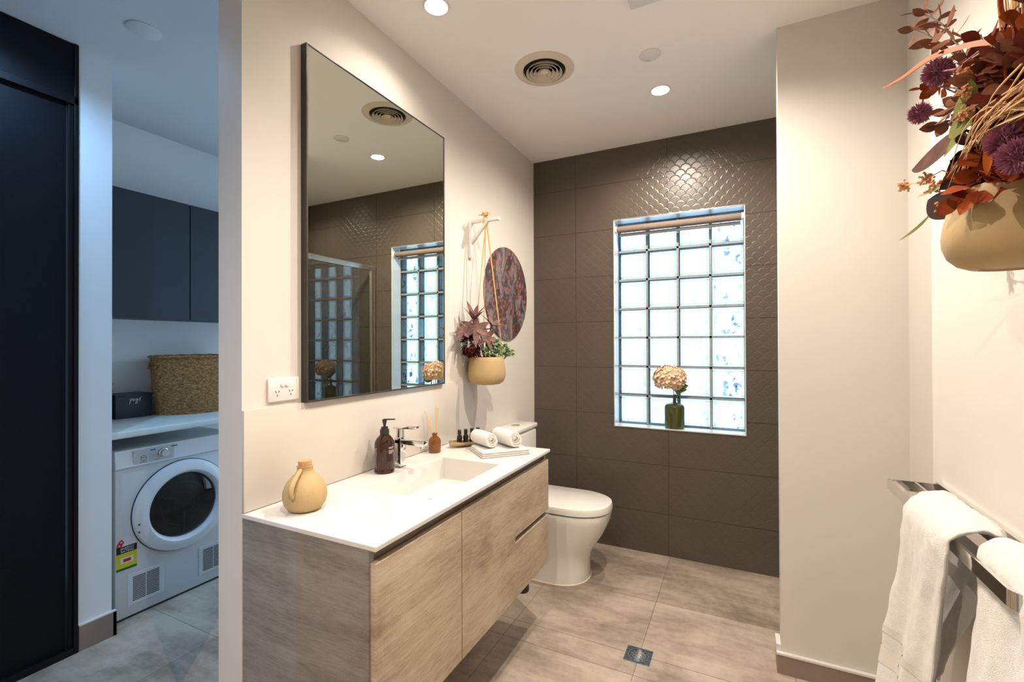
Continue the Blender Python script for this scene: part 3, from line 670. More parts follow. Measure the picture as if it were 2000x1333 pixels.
def roll_towel(p0, p1, r, label, sp=3.2):
    t = thing('rolled_towel', label, 'towel', tuple((Vector(p0)+Vector(p1))/2-Vector((0,0,r))), 'rolled white face towels on the vanity')
    p0 = Vector(p0); p1 = Vector(p1); ax = (p1-p0).normalized(); up = Vector((0,0,1)); sd = ax.cross(up)
    b = MB(); n = 90; th = r/(sp+.6); m_ = 14
    def rad(a): return r*(.16+.84*(a/(2*math.pi*sp)))
    for k in range(m_+1):
        s_ = k/m_; bul = 1-.10*abs(2*s_-1)**4
        for i in range(n+1):
            a = 2*math.pi*sp*i/n; 
            for q in (0, 1):
                rr = (rad(a)-th*.80*q)*bul*(1+.02*noise.noise(Vector((a,s_*6,0))))
                rr = max(rr, .0015)
                c_ = p0.lerp(p1, s_) + ax*(.004*math.sin(a*1.3)*(1 if s_ < .5 else -1)*abs(2*s_-1))
                b.v.append(c_+(up*math.sin(a-1.4)+sd*math.cos(a-1.4))*rr)
    W_ = (n+1)*2
    for k in range(m_):
        for i in range(n):
            a = k*W_+i*2; b.f.append((a,a+2,a+W_+2,a+W_)); b.f.append((a+1,a+W_+1,a+W_+3,a+3))
        a = k*W_; b.f.append((a,a+W_,a+W_+1,a+1)); a = k*W_+n*2; b.f.append((a,a+1,a+W_+1,a+W_))
    for k in (0, m_):
        for i in range(n): a = k*W_+i*2; b.f.append((a,a+1,a+3,a+2))
    b.build('rolled_cloth','terry',t); return t
roll_towel((-1.020,1.860,.926),(-1.150,1.935,.926),.039,'rolled white face towel with its spiral end showing, on the folded towel')
roll_towel((-.925,1.915,.929),(-1.070,2.005,.929),.042,'plumper rolled white towel at the right, above the folded towel')

# jug
jx, jy = -1.208, 1.000
t = thing('ceramic_jug', 'round sandy ceramic jug with cork stopper on the vanity corner', 'jug', (jx,jy,.86))
b = MB().lathe([(.036,0),(.048,.004),(.060,.020),(.0645,.040),(.063,.062),(.054,.084),(.040,.101),(.029,.111),(.0235,.119),(.0225,.128),(.0245,.134),(.019,.134),(.018,.118)],44,(jx,jy,.86)); b.build('jug_body','jug',t)
pts = []
d = Vector((.35,-.94,0)).normalized()
for a in range(0, 11):
    u = a/10; ang_ = math.pi*.5*(1-u)*1.0
    pts.append(Vector((jx,jy,.86))+d*(.024+.045*math.sin(math.pi*u*.72)+.012*u)+Vector((0,0,.126-.070*u)))
MB().tube(pts,[.0065+.002*math.sin(math.pi*i/10) for i in range(11)],10).build('handle','jug',t)
MB().lathe([(.018,.130),(.020,.146),(.0195,.150),(.0001,.151)],20,(jx,jy,.86)).build('cork_stopper','cork',t)

# ------------------------------------------------------------------ hanging planter (left) + bracket + picture
t = thing('wall_bracket', 'white angled wall bracket holding the hanging planter', 'bracket', (WL,2.2,1.845))
MB().box((WL,2.186,1.845),(WL+.018,2.214,2.050),.003).build('wall_post','bracket',t)
MB().box((WL,2.188,2.036),(-1.155,2.212,2.052),.003).build('arm','bracket',t)
b = MB(); mt = Matrix.Translation((WL+.012,2.2,1.925))@Matrix.Rotation(math.radians(42),4,'Y'); b.box((-.008,-.010,0),(.008,.010,.155),.002,2,mt); b.build('brace','bracket',t)
POTP = [(.050,0),(.070,.003),(.090,.014),(.1015,.036),(.1045,.060),(.101,.095),(.0945,.128),(.091,.147),(.089,.150),(.085,.150),(.084,.140),(.087,.10),(.0001,.10)]
POTB = [(.030,.003),(.046,.003),(.048,-.001),(.060,.001),(.078,.009),(.092,.024),(.0995,.045),(.101,.062),(.098,.088),(.092,.114),(.086,.138),(.0845,.146),(.082,.149),(.079,.147),(.079,.14),(.082,.11),(.0001,.11)]
px, py, pz = -1.237, 2.20, 1.147
t = thing('hanging_planter', 'sandy pot of artificial succulents hung from the white bracket', 'hanging planter', (px,py,pz))
MB().lathe(POTP,48,(px,py,pz)).build('pot','pot',t)
top = Vector((-1.240,2.20,2.056))
b = MB()
for a, q in ((-1.9,0),(-2.05,.004),(.5,0),(2.3,0),(.56,.003)):
    rim = Vector((px+.092*math.cos(a), py+.092*math.sin(a), pz+.128)); pr = [top+Vector((q,q,-.004)), top.lerp(rim,.5)+Vector((q,0,0)), rim]
    b.tube(pr,.0021,6)
b.tube([top+Vector((-.006,-.022,-.03)),top+Vector((0,-.018,.006)),top+Vector((0,.018,.006)),top+Vector((.002,.018,-.03))],.003,6)
for k in range(12):
    a = rnd(0,6.28); b.tube([top+Vector((0,0,.004)), top+Vector((rnd(-.02,.02),-.01+rnd(-.025,.015),.012+rnd(0,.018))), top+Vector((rnd(-.03,.03),-.012+rnd(-.03,.02),.016+rnd(-.012,.022)))],.0022,5)
b.build('rope_hanger','cord',t)
# mauve star succulents
def star(c, n, L, W, m, up=Vector((0,0,1)), tilt=.5, tw=0):
    b = MB(); c = Vector(c); up = Vector(up).normalized(); s1 = up.orthogonal().normalized(); s2 = up.cross(s1)
    for k in range(n):
        a = 2*math.pi*k/n+tw; tl = tilt+rnd(-.15,.15)
        d = (s1*math.cos(a)+s2*math.sin(a))*math.cos(tl)+up*math.sin(tl)
        l_ = L*rnd(.85,1.1)
        if (c+d*l_).x < WL+.006: l_ = max(.02, (WL+.008-c.x)/d.x)
        b.leaf(c, d, up, l_, W, .08, .28, 7, 1, .38)
    return b
for c, n, L, W, up, tl in (((px-.033,py-.08,pz+.345),6,.105,.030,(.2,-.3,1),.95), ((px-.008,py-.10,pz+.300),6,.092,.036,(.5,-.7,.35),.10), ((px-.045,py-.15,pz+.285),6,.080,.028,(.1,-.8,.6),.25),
                           ((px+.017,py+.02,pz+.320),6,.090,.026,(.5,-.1,.9),.6), ((px+.02,py-.04,pz+.255),6,.085,.030,(.8,-.4,.4),.15), ((px-.03,py-.02,pz+.29),5,.085,.026,(.1,.3,1),.6)):
    bb = star(c, n, L, W, 'mauve', up, tl, rnd(0,1)); bb.tube([c, (px,py,pz+.10)],.004,6); bb.build('star_succulent','mauve',t)
b = MB()
for k in range(210):
    a = rnd(0,6.28); ph = rnd(-1,1); r = .064; c = Vector((px-.040,py-.100,pz+.210)); d = Vector((math.cos(a)*math.sqrt(1-ph*ph), math.sin(a)*math.sqrt(1-ph*ph), ph*1.1))
    if c.x+d.x*r < WL+.02: continue
    b.leaf(c+d*r*.55, d+Vector((rnd(-.4,.4),rnd(-.4,.4),rnd(-.4,.4))), Vector((rnd(-1,1),rnd(-1,1),1)), rnd(.02,.032), rnd(.012,.02), .4, .3, 4)
b.tube([(px-.040,py-.100,pz+.210),(px,py,pz+.10)],.006,6); b.build('dark_foliage','darkrose',t)
for (ox, oy, oz, r) in ((.045,.005,.215,.048),(.080,.050,.185,.042),(.03,.055,.19,.038),(.035,-.04,.175,.036),(.095,.085,.170,.032),(.06,.0,.165,.034)):
    b = MB(); c = Vector((px+ox,py+oy,pz+oz))
    for k in range(60):
        a = rnd(0,6.28); ph = rnd(-.6,1); q = math.sqrt(max(0,1-ph*ph)); d = Vector((math.cos(a)*q, math.sin(a)*q, ph))
        b.leaf(c+d*r*.45, d, Vector((rnd(-1,1),rnd(-1,1),1)), r*.62, r*.36, .2, .35, 4)
    b.tube([c,(px+ox*.5,py+oy*.5,pz+.10)],.004,6); b.build('green_sprig','sage',t)
# picture
b = MB(); yc, zc, rr = 2.650, 1.688, .297
mt = Matrix.Translation((WL,yc,zc))@Matrix.Rotation(math.pi/2,4,'Y')
b.lathe([(rr,0),(rr,.010),(rr-.001,.0115),(.0001,.0118)],96,(0,0,0),mt)
o = b.build('round_picture','art',loc=(WL,yc,zc)); tag(o,'round dark floral painting on the wall behind the hanging planter','picture')

# ------------------------------------------------------------------ toilet
t = thing('toilet', 'white ceramic toilet between the vanity and the dark tiled wall', 'toilet', (-1.0,2.62,0))
def dshape(xf, hw, xb=-1.33, n=28, pw=2.3, hwb=None):
    "D-shaped outline: straight back, rounded front"
    pts = []; hwb = hw if hwb is None else hwb
    xm = xf-hw*1.25
    pts.append((xb, 2.62-hwb))
    for i in range(n+1):
        a = -math.pi/2+math.pi*i/n; cx_ = abs(math.cos(a))**(2/pw); sy_ = abs(math.sin(a))**(2/pw)*(1 if math.sin(a) > 0 else -1)
        pts.append((xm+(xf-xm)*cx_, 2.62+hw*sy_))
    pts.append((xb, 2.62+hwb)); return pts
def loft(b, levels, capb=True, capt=True):
    n = len(levels[0][1]); o = len(b.v)
    for z, pl in levels:
        for p in pl: b.v.append(Vector((p[0], p[1], z)))
    for k in range(len(levels)-1):
        for i in range(n): a = o+k*n+i; c_ = o+k*n+(i+1) % n; b.f.append((a, c_, c_+n, a+n))
    if capb: b.f.append(tuple(reversed(range(o, o+n))))
    if capt: b.f.append(tuple(range(o+(len(levels)-1)*n, o+len(levels)*n)))
b = MB(); loft(b, [(z, dshape(xf, hw)) for z, xf, hw in ((.0,-.792,.172),(.02,-.790,.168),(.07,-.794,.158),(.12,-.790,.154),(.17,-.772,.156),(.22,-.742,.163),(.27,-.710,.170),(.32,-.686,.178),(.36,-.670,.183),(.395,-.664,.186),(.402,-.668,.183))])
b.build('pan','ceramic',t)
b = MB(); loft(b, [(z, dshape(xf, hw)) for z, xf, hw in ((0,-.786,.177),(.004,-.785,.178),(.008,-.790,.174))]); b.build('sealant','grey_seal',t)
b = MB(); loft(b, [(z, dshape(xf, hw, -1.19)) for z, xf, hw in ((.407,-.668,.182),(.411,-.660,.189),(.436,-.660,.189),(.447,-.664,.185),(.451,-.674,.176))]); b.build('seat_lid','ceramic',t)
b = MB(); loft(b, [(z, dshape(xf, hw, -1.19)) for z, xf, hw in ((.402,-.680,.172),(.408,-.680,.172))]); b.build('seat_gap','dark_hole',t)
b = MB().box((WL+.001,2.445,.402),(-1.195,2.795,.818),.018,4); b.build('cistern','ceramic',t)
b = MB().box((WL+.001,2.440,.822),(-1.190,2.800,.852),.010,4); b.build('cistern_lid','ceramic',t)
b = MB().lathe([(.028,.852),(.028,.855),(.024,.857),(.0001,.857)],28,(-1.268,2.62,0)); b.build('flush_button','satin_metal',t)

# floor drain
t = thing('floor_drain', 'square dark metal floor waste with slotted round grate', 'floor drain', (-.403,2.06,0))
b = MB().box((-.458,2.008,0),(-.348,2.113,.0025),.0008,1); b.build('plate','drain',t,smooth=False)
b = MB()
for k in range(-4,5):
    y = 2.06+k*.0085; hw = math.sqrt(max(0,.036**2-(k*.0085)**2)); 
    if hw > .006: b.box((-.403-hw,y-.0022,.0025),(-.403+hw,y+.0022,.0042),.0006,1)
b.lathe([(.039,.0025),(.039,.004),(.042,.004),(.042,.0025)],40,(-.403,2.06,0)); b.build('grate','satin_metal',t)
b = MB().lathe([(.038,.0024),(.038,.0028),(.0001,.0028)],40,(-.403,2.06,0)); b.build('grate_opening','dark_hole',t)

# black fitting low behind the vanity
b = MB(); b.lathe([(.035,0),(.038,.006),(.036,.085),(.012,.095),(.010,.26),(.016,.265),(.016,.285),(.0001,.29)],24,(-1.085,2.325,0)); o = b.build('toilet_brush','black',loc=(-1.085,2.325,0)); tag(o,'small black object on the floor in the shadow behind the vanity','toilet brush')

# ------------------------------------------------------------------ vase on window sill, blind
vx_, vy_, vz_ = -.378, 3.158, WZ0+.004
t = thing('bottle_vase', 'olive green bottle vase with cream hydrangea on the window sill', 'vase', (vx_,vy_,vz_))
MB().lathe([(.048,0),(.060,.003),(.062,.012),(.0625,.135),(.059,.147),(.048,.156),(.024,.161),(.0125,.166),(.0105,.176),(.0105,.218),(.008,.218),(.008,.20)],40,(vx_,vy_,vz_),sx=1,sy=.82).build('vase_body','vase',t)
fc = Vector((vx_-.022,vy_-.045,vz_+.325))
b = MB(); b.tube([(vx_,vy_,vz_+.17),(vx_-.004,vy_-.006,vz_+.23),(fc.x+.01,fc.y+.01,fc.z)],.0028,6); b.tube([(vx_+.003,vy_,vz_+.17),(vx_+.014,vy_-.01,vz_+.25),(fc.x+.03,fc.y+.01,fc.z)],.0022,6); b.build('stem','stem',t)
b = MB()
for k in range(230):
    ph = 1-2*(k+.5)/230; a = k*2.39996; q = math.sqrt(1-ph*ph); d = Vector((math.cos(a)*q, math.sin(a)*q, ph))
    sc3 = Vector((.104,.075,.082)); 
    if ph < -.72: continue
    rr_ = rnd(.80,1.0); c = fc+Vector((d.x*sc3.x*rr_, d.y*sc3.y*rr_, d.z*sc3.z*rr_)); s1 = d.orthogonal().normalized(); s2 = d.cross(s1); tw = rnd(0,1.5)
    for q4 in range(4):
        aa = tw+q4*math.pi/2; dd = (s1*math.cos(aa)+s2*math.sin(aa))+d*.35
        b.leaf(c, dd, d, rnd(.016,.023), .018, -.2, .15, 3, 1, .6)
b.build('hydrangea_bloom','petal',t)
b = MB()
for ox,oz,dx_,dz_ in ((.062,-.066,1,.35),(.050,-.070,1,.05)):
    b.leaf(fc+Vector((ox-.03*dx_,0,oz)), (dx_,-.2,dz_), (0,-1,.3), .085 if ox>0 else .05, .05, .1, .2)
b.tube([(vx_+.022,vy_-.03,vz_+.18),(vx_+.020,vy_-.03,vz_+.27)],.0045,6)
b.build('leaf','leafgreen',t)
t = thing('roller_blind', 'rolled-up brown roller blind at the top of the window recess', 'blind', (-.36,3.132,2.14))
b = MB(); mt = Matrix.Translation((WX0+.022,3.130,2.138))@Matrix.Rotation(math.pi/2,4,'Y'); b.lathe([(.0225,0),(.0225,WX1-WX0-.04)],24,(0,0,0),mt); b.build('fabric_roll','blind',t)
MB().box((WX0+.028,3.146,2.094),(WX1-.025,3.153,2.116),.002).build('bottom_bar','blindbar',t)
for x in (WX0+.005, WX1-.017): MB().lathe([(.024,0),(.024,.012),(.0001,.012)],20,(0,0,0),Matrix.Translation((x,3.130,2.138))@Matrix.Rotation(math.pi/2,4,'Y')).build('end_bracket','white_plastic',t)
b = MB(); b.tube([(WX0+.014,3.112,2.16),(WX0+.014,3.106,2.10),(WX0+.014,3.110,1.55)],.0012,5); b.build('pull_chain','white_plastic',t)

# ------------------------------------------------------------------ shower screen
t = thing('shower_screen', 'framed glass shower screen seen only in the mirror', 'shower screen', (.225,2.69,0))
MB().box((.222,2.300,.03),(.228,3.045,2.005)).build('glass_panel','glass',t,smooth=False)
b = MB(); b.box((.210,2.286,2.005),(.240,3.099,2.045),.002); b.build('top_rail','satin_metal',t,smooth=False)
b = MB(); b.box((.210,2.286,0),(.240,3.099,.03),.002); b.build('bottom_rail','satin_metal',t,smooth=False)
b = MB(); b.box((.212,3.045,.03),(.238,3.068,2.005),.002); b.box((.210,3.074,.03),(.240,3.099,2.005),.002); b.box((.212,2.286,.03),(.238,2.300,2.005)); b.build('side_post','satin_metal',t,smooth=False)

# ------------------------------------------------------------------ towel rail (right wall)
rz = .905; hb = .016; RW = .575
t = thing('towel_rail', 'chrome double towel rail on the right wall', 'towel rail', (.51,1.5,rz-.02))
ry0, ry1 = 1.13, 1.905
b = MB(); xo = .438; rc = .03
def flat_bar(b, pts, hh, th):
    pts = [Vector(p) for p in pts]
    vs = []; n = len(pts)
    for i, p in enumerate(pts):
        tg = (pts[min(i+1,n-1)]-pts[max(i-1,0)]).normalized(); s_ = Vector((tg.y,-tg.x,0))
        vs += [p+s_*th/2+Vector((0,0,hh)), p-s_*th/2+Vector((0,0,hh)), p-s_*th/2-Vector((0,0,hh)), p+s_*th/2-Vector((0,0,hh))]
    fs = [(0,1,2,3), tuple((n-1)*4+k for k in (3,2,1,0))]
    for i in range(n-1):
        for k in range(4): fs.append((i*4+k, (i+1)*4+k, (i+1)*4+(k+1)%4, i*4+(k+1)%4))
    b.add(vs, fs)
pts = [(RW-.010,ry1,rz),(xo,ry1,rz)] 
flat_bar(b, pts, hb, .007)
pts = [(xo,ry1+.0035,rz)]+[(xo,ry1-.03-.1*k,rz) for k in range(7)]
for k in range(7):
    a = k/6*math.pi/2; pts.append((xo+.028*(1-math.cos(a)), ry0+.028-.028*math.sin(a), rz))
pts.append((RW-.010,ry0,rz)); flat_bar(b, pts, hb, .007)
b.build('outer_bar','chrome',t,smooth=True)
b = MB(); flat_bar(b, [(.505,ry1,rz),(.505,1.5,rz),(.505,ry0,rz)], hb, .007); b.build('inner_bar','chrome',t)
b = MB().box((RW-.016,ry0-.01,rz-hb-.004),(RW,ry1+.01,rz+hb+.004),.001); b.build('wall_plate','chrome',t,smooth=False)

# towels: thick draped sheet swept along Y
def drape(name, label, prof, ya, yb, thick, hem=None, wob=.006, seed=0, ymap=None, n=46):
    "prof: list of (x,z,yshift0,yshift1) from the front hem over the bars to the back hem"
    t = thing(name, label, 'towel', (prof[0][0], (ya+yb)/2, prof[0][1]), 'white bath towels on the chrome rail')
    # smooth resample
    P_ = []
    for i in range(len(prof)-1):
        for k in range(6):
            u = k/6; p0 = prof[max(i-1,0)]; p1 = prof[i]; p2 = prof[i+1]; p3 = prof[min(i+2,len(prof)-1)]
            P_.append(tuple(.5*((2*p1[q])+(-p0[q]+p2[q])*u+(2*p0[q]-5*p1[q]+4*p2[q]-p3[q])*u*u+(-p0[q]+3*p1[q]-3*p2[q]+p3[q])*u**3) for q in range(4)))
    P_.append(prof[-1]); m_ = len(P_)
    grid = []
    for i, (x, z, s0, s1) in enumerate(P_):
        row = []
        tp = P_[min(i+1,m_-1)]; tm = P_[max(i-1,0)]; tg = Vector((tp[0]-tm[0],0,tp[1]-tm[1])).normalized(); nr = Vector((tg.z,0,-tg.x))
        dropd = min(1, max(0, (rz-z)/.35))
        for k in range(n+1):
            u = k/n; y = (ya+s0)*(1-u)+(yb+s1)*u
            wv = wob*(.35+2.6*dropd)*(math.sin(u*11+seed)+.6*math.sin(u*23+seed*2+z*4)+.5*noise.noise(Vector((u*6,z*7,seed))))
            fz = .004*noise.noise(Vector((u*14,i*.35,seed*5)))
            row.append((Vector((x,y,z))+nr*(wv+fz), nr))
        grid.append(row)
    b = MB(); W_ = n+1
    for sgn in (1,-1):
        for row in grid:
            for k, (p, nr) in enumerate(row):
                e = min(k, n-k)/n; tt = thick*(.12+.88*math.sqrt(min(1,e*9))); b.v.append(p+nr*(sgn*tt/2))
    N = m_*W_
    for i in range(m_-1):
        for k in range(n):
            a = i*W_+k; b.f.append((a,a+1,a+W_+1,a+W_)); b.f.append((N+a,N+a+W_,N+a+W_+1,N+a+1))
        for k in (0,n): a = i*W_+k; b.f.append((a,a+W_,N+a+W_,N+a))
    for i in (0,m_-1):
        for k in range(n): a = i*W_+k; b.f.append((a,N+a,N+a+1,a+1))
    b.build('terry_cloth','terry',t)
    if hem:
        hb_ = MB()
        for (i0, i1) in hem:
            for q in (1,-1):
                o = len(hb_.v)
                for i in range(i0, i1+1):
                    for k, (p, nr) in enumerate(grid[i]):
                        e = min(k, n-k)/n; tt = thick*(.12+.88*math.sqrt(min(1,e*9))); hb_.v.append(p+nr*(q*(tt/2+.0014)))
                for r_ in range(i1-i0):
                    for k in range(n): a = o+r_*W_+k; hb_.f.append((a,a+1,a+W_+1,a+W_))
        hb_.build('woven_band','band',t)
    return t
drape('bath_towel','white bath towel hung nearest the corner, draped over both rail bars',
      [(.360,.36,.03,-.00),(.378,.50,.03,.02),(.392,.62,.02,.02),(.406,.75,.02,.01),(.411,.86,0,0),(.418,.918,0,0),(.446,.944,0,.01),(.480,.954,0,.02),(.510,.948,0,.04),(.528,.915,0.03,.08),(.515,.80,.08,.16),(.492,.66,.14,.24),(.472,.54,.18,.30),(.462,.49,.2,.31)],
      1.365,1.640,.022, hem=[(5,7),(9,10)], seed=1.3, wob=.0042)
drape('bath_towel','white bath towel hung nearest the camera, passing behind the front bar',
      [(.400,.30,-.02,-.0),(.418,.50,-.02,0),(.438,.70,0,0),(.455,.82,0,0),(.456,.885,0,0),(.460,.925,0,0),(.482,.950,0,0),(.508,.952,0,0),(.532,.930,0,0),(.538,.86,0,0),(.535,.70,0,.0),(.53,.52,0,.0)],
      1.055,1.330,.022, hem=[(5,7)], seed=4.1, wob=.0034)

# ------------------------------------------------------------------ big hanging arrangement (right)
px, py, pz = .458, 1.175, 1.508
t = thing('hanging_flower_arrangement', 'sandy pot overflowing with autumn dried flowers, hanging by the right wall', 'flower arrangement', (px,py,pz))
MB().lathe(POTB,64,(px,py,pz)).build('pot','pot',t)
b = MB()
for a in (-.2, 1.9, 3.9):
    b.tube([(px+.080*math.cos(a),py+.080*math.sin(a),pz+.135),(px+.03*math.cos(a),py-.03+.03*math.sin(a),1.85),(px,py-.05,2.3)],.0024,8)
b.build('rope_hanger','cord',t)
b = MB(); b.box((.44,1.15,2.30),(.575,1.18,2.325),.003); b.box((.557,1.15,2.08),(.575,1.18,2.325),.003)
o = b.build('wall_bracket','bracket',loc=(.575,1.165,2.3)); tag(o,'white wall bracket above the large flower arrangement, out of frame','bracket')
root = Vector((px,py,pz+.13))
def bez(pts, n=14):
    pts = [Vector(p) for p in pts]; out = []
    for i in range(len(pts)-1):
        p0 = pts[max(i-1,0)]; p1 = pts[i]; p2 = pts[i+1]; p3 = pts[min(i+2,len(pts)-1)]
        for k in range(n):
            u = k/n; out.append(.5*((2*p1)+(-p0+p2)*u+(2*p0-5*p1+4*p2-p3)*u*u+(-p0+3*p1-3*p2+p3)*u**3))
    out.append(pts[-1]); return out
# flat orange strap leaf
pl = bez([(.40,1.755,2.143),(.40,1.571,2.082),(.40,1.403,2.034),(.40,1.285,1.988),(.403,1.167,1.934),(.41,1.089,1.891),(.425,1.02,1.85),(.45,1.10,1.72),tuple(root)],6)
b = MB(); n = len(pl); vs = []; fs = []
for i, p in enumerate(pl):
    tg = (pl[min(i+1,n-1)]-pl[max(i-1,0)]).normalized(); s_ = tg.cross(Vector((.95,.2,.1))).normalized(); u = i/(n-1)
    w = .0014+.0036*min(1,max(0,(u-.02)*5)) if u < .62 else max(.0022,.0050*(1-(u-.62)*3))
    th = Vector((.0018,0,0)); vs += [p+s_*w-th, p-s_*w-th, p-s_*w+th, p+s_*w+th]
for i in range(n-1):
    for k in range(4): fs.append((i*4+k, (i+1)*4+k, (i+1)*4+(k+1)%4, i*4+(k+1)%4))
fs += [(0,1,2,3)]; b.add(vs, fs); b.build('strap_leaf','orangeleaf',t)
pl = bez([(.47,1.25,2.10),(.47,1.248,2.029),(.47,1.227,1.987),(.47,1.193,1.943),(.475,1.13,1.88),(.47,1.10,1.78),tuple(root)],6)
MB().tube(pl,[.002+.004*math.sin(math.pi*min(1,i/(len(pl)-1)*1.3+.05)) for i in range(len(pl))],8).build('red_twig','rust',t)
# eucalyptus sprigs
def sprig(path, m, L, W, step, sm='stem', start=0, end=1, r=.0022, spread=1.0, flat=(1,0,.1), roundl=.5):
    pl = bez(path, 8); b = MB(); b.tube(pl, [r*(.5+.8*i/len(pl)) for i in range(len(pl))], 6); st = b.build('stem', sm, t)
    b = MB(); acc = 0; k = 0
    tot = sum((pl[i+1]-pl[i]).length for i in range(len(pl)-1))
    run = 0
    for i in range(len(pl)-1):
        seg = (pl[i+1]-pl[i]).length; acc += seg; run += seg
        u = run/tot
        if acc > step and start <= u <= end:
            acc = 0; k += 1; tg = (pl[i]-pl[i+1]).normalized(); fl = Vector(flat).normalized(); s_ = tg.cross(fl).normalized(); fl2 = s_.cross(tg)
            for sg in (-1,1):
                rot = k*1.35; s2 = (s_*math.cos(rot)+fl2*math.sin(rot))*sg
                d = tg*rnd(.35,.75)+s2*spread
                l = L*rnd(.75,1.1)
                b.leaf(pl[i]+s2*.002, d, fl2*rnd(.3,1)+s_*rnd(-.8,.8), l, W*rnd(.8,1.1), .1, .12, 6, 1, roundl)
    b.build('leaf_spray', m, t, label=None); return b
sprig([(.42,1.535,2.225),(.42,1.438,2.15),(.42,1.362,2.082),(.42,1.316,2.025),(.422,1.284,1.985),(.425,1.237,1.914),(.43,1.215,1.877),(.44,1.175,1.80),(.45,1.18,1.70),tuple(root)],'euc',.042,.020,.019,end=.50)
sprig([(.43,1.605,2.224),(.43,1.507,2.147),(.43,1.416,2.072),(.43,1.362,2.023),(.43,1.302,1.957),(.435,1.25,1.90),(.44,1.20,1.80),tuple(root)],'euc',.045,.019,.026,end=.48)
sprig([(.43,1.33,1.965),(.43,1.27,1.955),(.43,1.22,1.93),(.435,1.19,1.86),tuple(root)],'euc',.036,.024,.018,end=.6)
sprig([(.43,1.22,1.975),(.43,1.20,1.93),(.43,1.175,1.86),(.44,1.17,1.76),tuple(root)],'maroon',.040,.026,.016,end=.9)
sprig([(.42,1.39,1.865),(.42,1.32,1.875),(.42,1.26,1.86),(.425,1.21,1.82),(.44,1.18,1.74),tuple(root)],'euc',.040,.026,.015,end=.8)
sprig([(.42,1.25,1.90),(.42,1.215,1.86),(.43,1.18,1.80),(.44,1.17,1.72),tuple(root)],'rust',.038,.024,.016,end=.9)
sprig([(.44,1.06,1.94),(.44,1.08,1.87),(.44,1.11,1.78),tuple(root)],'maroon',.042,.034,.018,end=.9)
sprig([(.42,1.03,1.90),(.42,1.07,1.84),(.43,1.12,1.76),tuple(root)],'rust',.040,.036,.020,end=.9)
sprig([(.40,1.44,1.985),(.405,1.38,1.955),(.41,1.33,1.93),(.42,1.26,1.87),tuple(root)],'rust',.026,.022,.014,end=.32)
sprig([(.41,1.10,1.86),(.415,1.12,1.80),(.43,1.15,1.72),tuple(root)],'euc',.040,.030,.018,end=.9)
# dense inner foliage, leaf by leaf on short stems
def cloud(c, rad, n, m, L, W, name='leaf_cluster', seed=0, rl=.5):
    random.seed(seed+100); b = MB(); c = Vector(c)
    for k in range(n):
        d = Vector((rnd(-1,1),rnd(-1,1),rnd(-1,1))).normalized(); p = c+Vector((d.x*rad[0],d.y*rad[1],d.z*rad[2]))*rnd(.2,1)
        b.leaf(p, d+Vector((rnd(-.6,.6),rnd(-.6,.6),rnd(-.4,.6))), Vector((-.4,-1,.6))+Vector((rnd(-.7,.7),rnd(-.7,.7),rnd(-.7,.7))), L*rnd(.7,1.2), W*rnd(.7,1.2), rnd(0,.3), .2, 6, 1, rl)
    b.tube([c, root],.0025,6); return b.build(name, m, t)
cloud((.445,1.12,1.77),(.05,.10,.10),130,'maroon',.034,.024,seed=1)
cloud((.43,1.16,1.71),(.05,.09,.06),90,'dark_plum',.038,.026,seed=2)
cloud((.40,1.10,1.655),(.03,.10,.035),50,'rust',.040,.032,seed=3,rl=.6)
cloud((.43,1.05,1.80),(.05,.08,.10),60,'maroon',.032,.024,seed=4)
cloud((.41,1.06,1.81),(.03,.06,.08),40,'euc',.032,.024,seed=14)
cloud((.40,1.05,1.84),(.02,.05,.05),16,'rust',.036,.030,seed=15)
cloud((.42,1.20,1.845),(.03,.06,.04),46,'euc',.038,.026,seed=5)
cloud((.42,1.19,1.73),(.03,.05,.03),26,'rust',.036,.024,seed=6)
cloud((.47,1.00,1.72),(.05,.08,.12),60,'maroon',.046,.034,seed=7)
cloud((.405,1.27,1.70),(.012,.025,.015),9,'rust',.026,.018,seed=8)
# big single leaves
def single(base, tipp, W, m, nrm=(-.8,-.6,.2), curl=.08, name='broad_leaf', rl=.5, stem=True):
    base = Vector(base); tipp = Vector(tipp); b = MB(); b.leaf(base, tipp-base, nrm, (tipp-base).length, W, curl, .18, 12, 1, rl)
    if stem: b.tube([base, base.lerp(root,.5)+Vector((0,0,-.01)), root],.0022,6)
    return b.build(name, m, t)
single((.405,1.205,1.785),(.395,1.42,1.775),.072,'plum',(-.75,-.6,.4),-.10)
single((.41,1.30,1.842),(.40,1.435,1.895),.026,'plum',(-.3,-.2,1),.1)
single((.40,1.16,1.715),(.39,1.31,1.742),.055,'dark_plum',(-.8,-.5,.1),.1)
single((.40,1.21,1.625),(.375,1.335,1.690),.060,'dark_plum',(-.8,-.5,.2),.05)
single((.41,1.15,1.65),(.385,1.26,1.655),.055,'dark_plum',(-.8,-.5,.4),.05)
single((.41,1.15,1.68),(.39,1.235,1.735),.050,'dark_plum',(-.9,-.3,.1),.05)
single((.40,1.165,1.80),(.395,1.21,1.862),.048,'olive',(-.9,-.5,.1),.05)
single((.40,1.17,1.785),(.39,1.25,1.815),.052,'olive',(-.9,-.3,.2),.05)
single((.395,1.19,1.775),(.385,1.265,1.765),.05,'olive',(-.8,-.5,.4),.05)
single((.395,1.165,1.815),(.39,1.145,1.86),.04,'olive',(-.9,-.4,.1),.0)
single((.39,1.33,1.665),(.385,1.44,1.615),.012,'olive',(-.8,-.5,.4),-.25)
single((.39,1.27,1.70),(.385,1.40,1.71),.010,'stemgreen',(-.8,-.5,.4),-.05)
single((.39,1.09,1.66),(.385,1.055,1.72),.02,'orangeleaf',(-.9,-.5,.1),.0,stem=False)
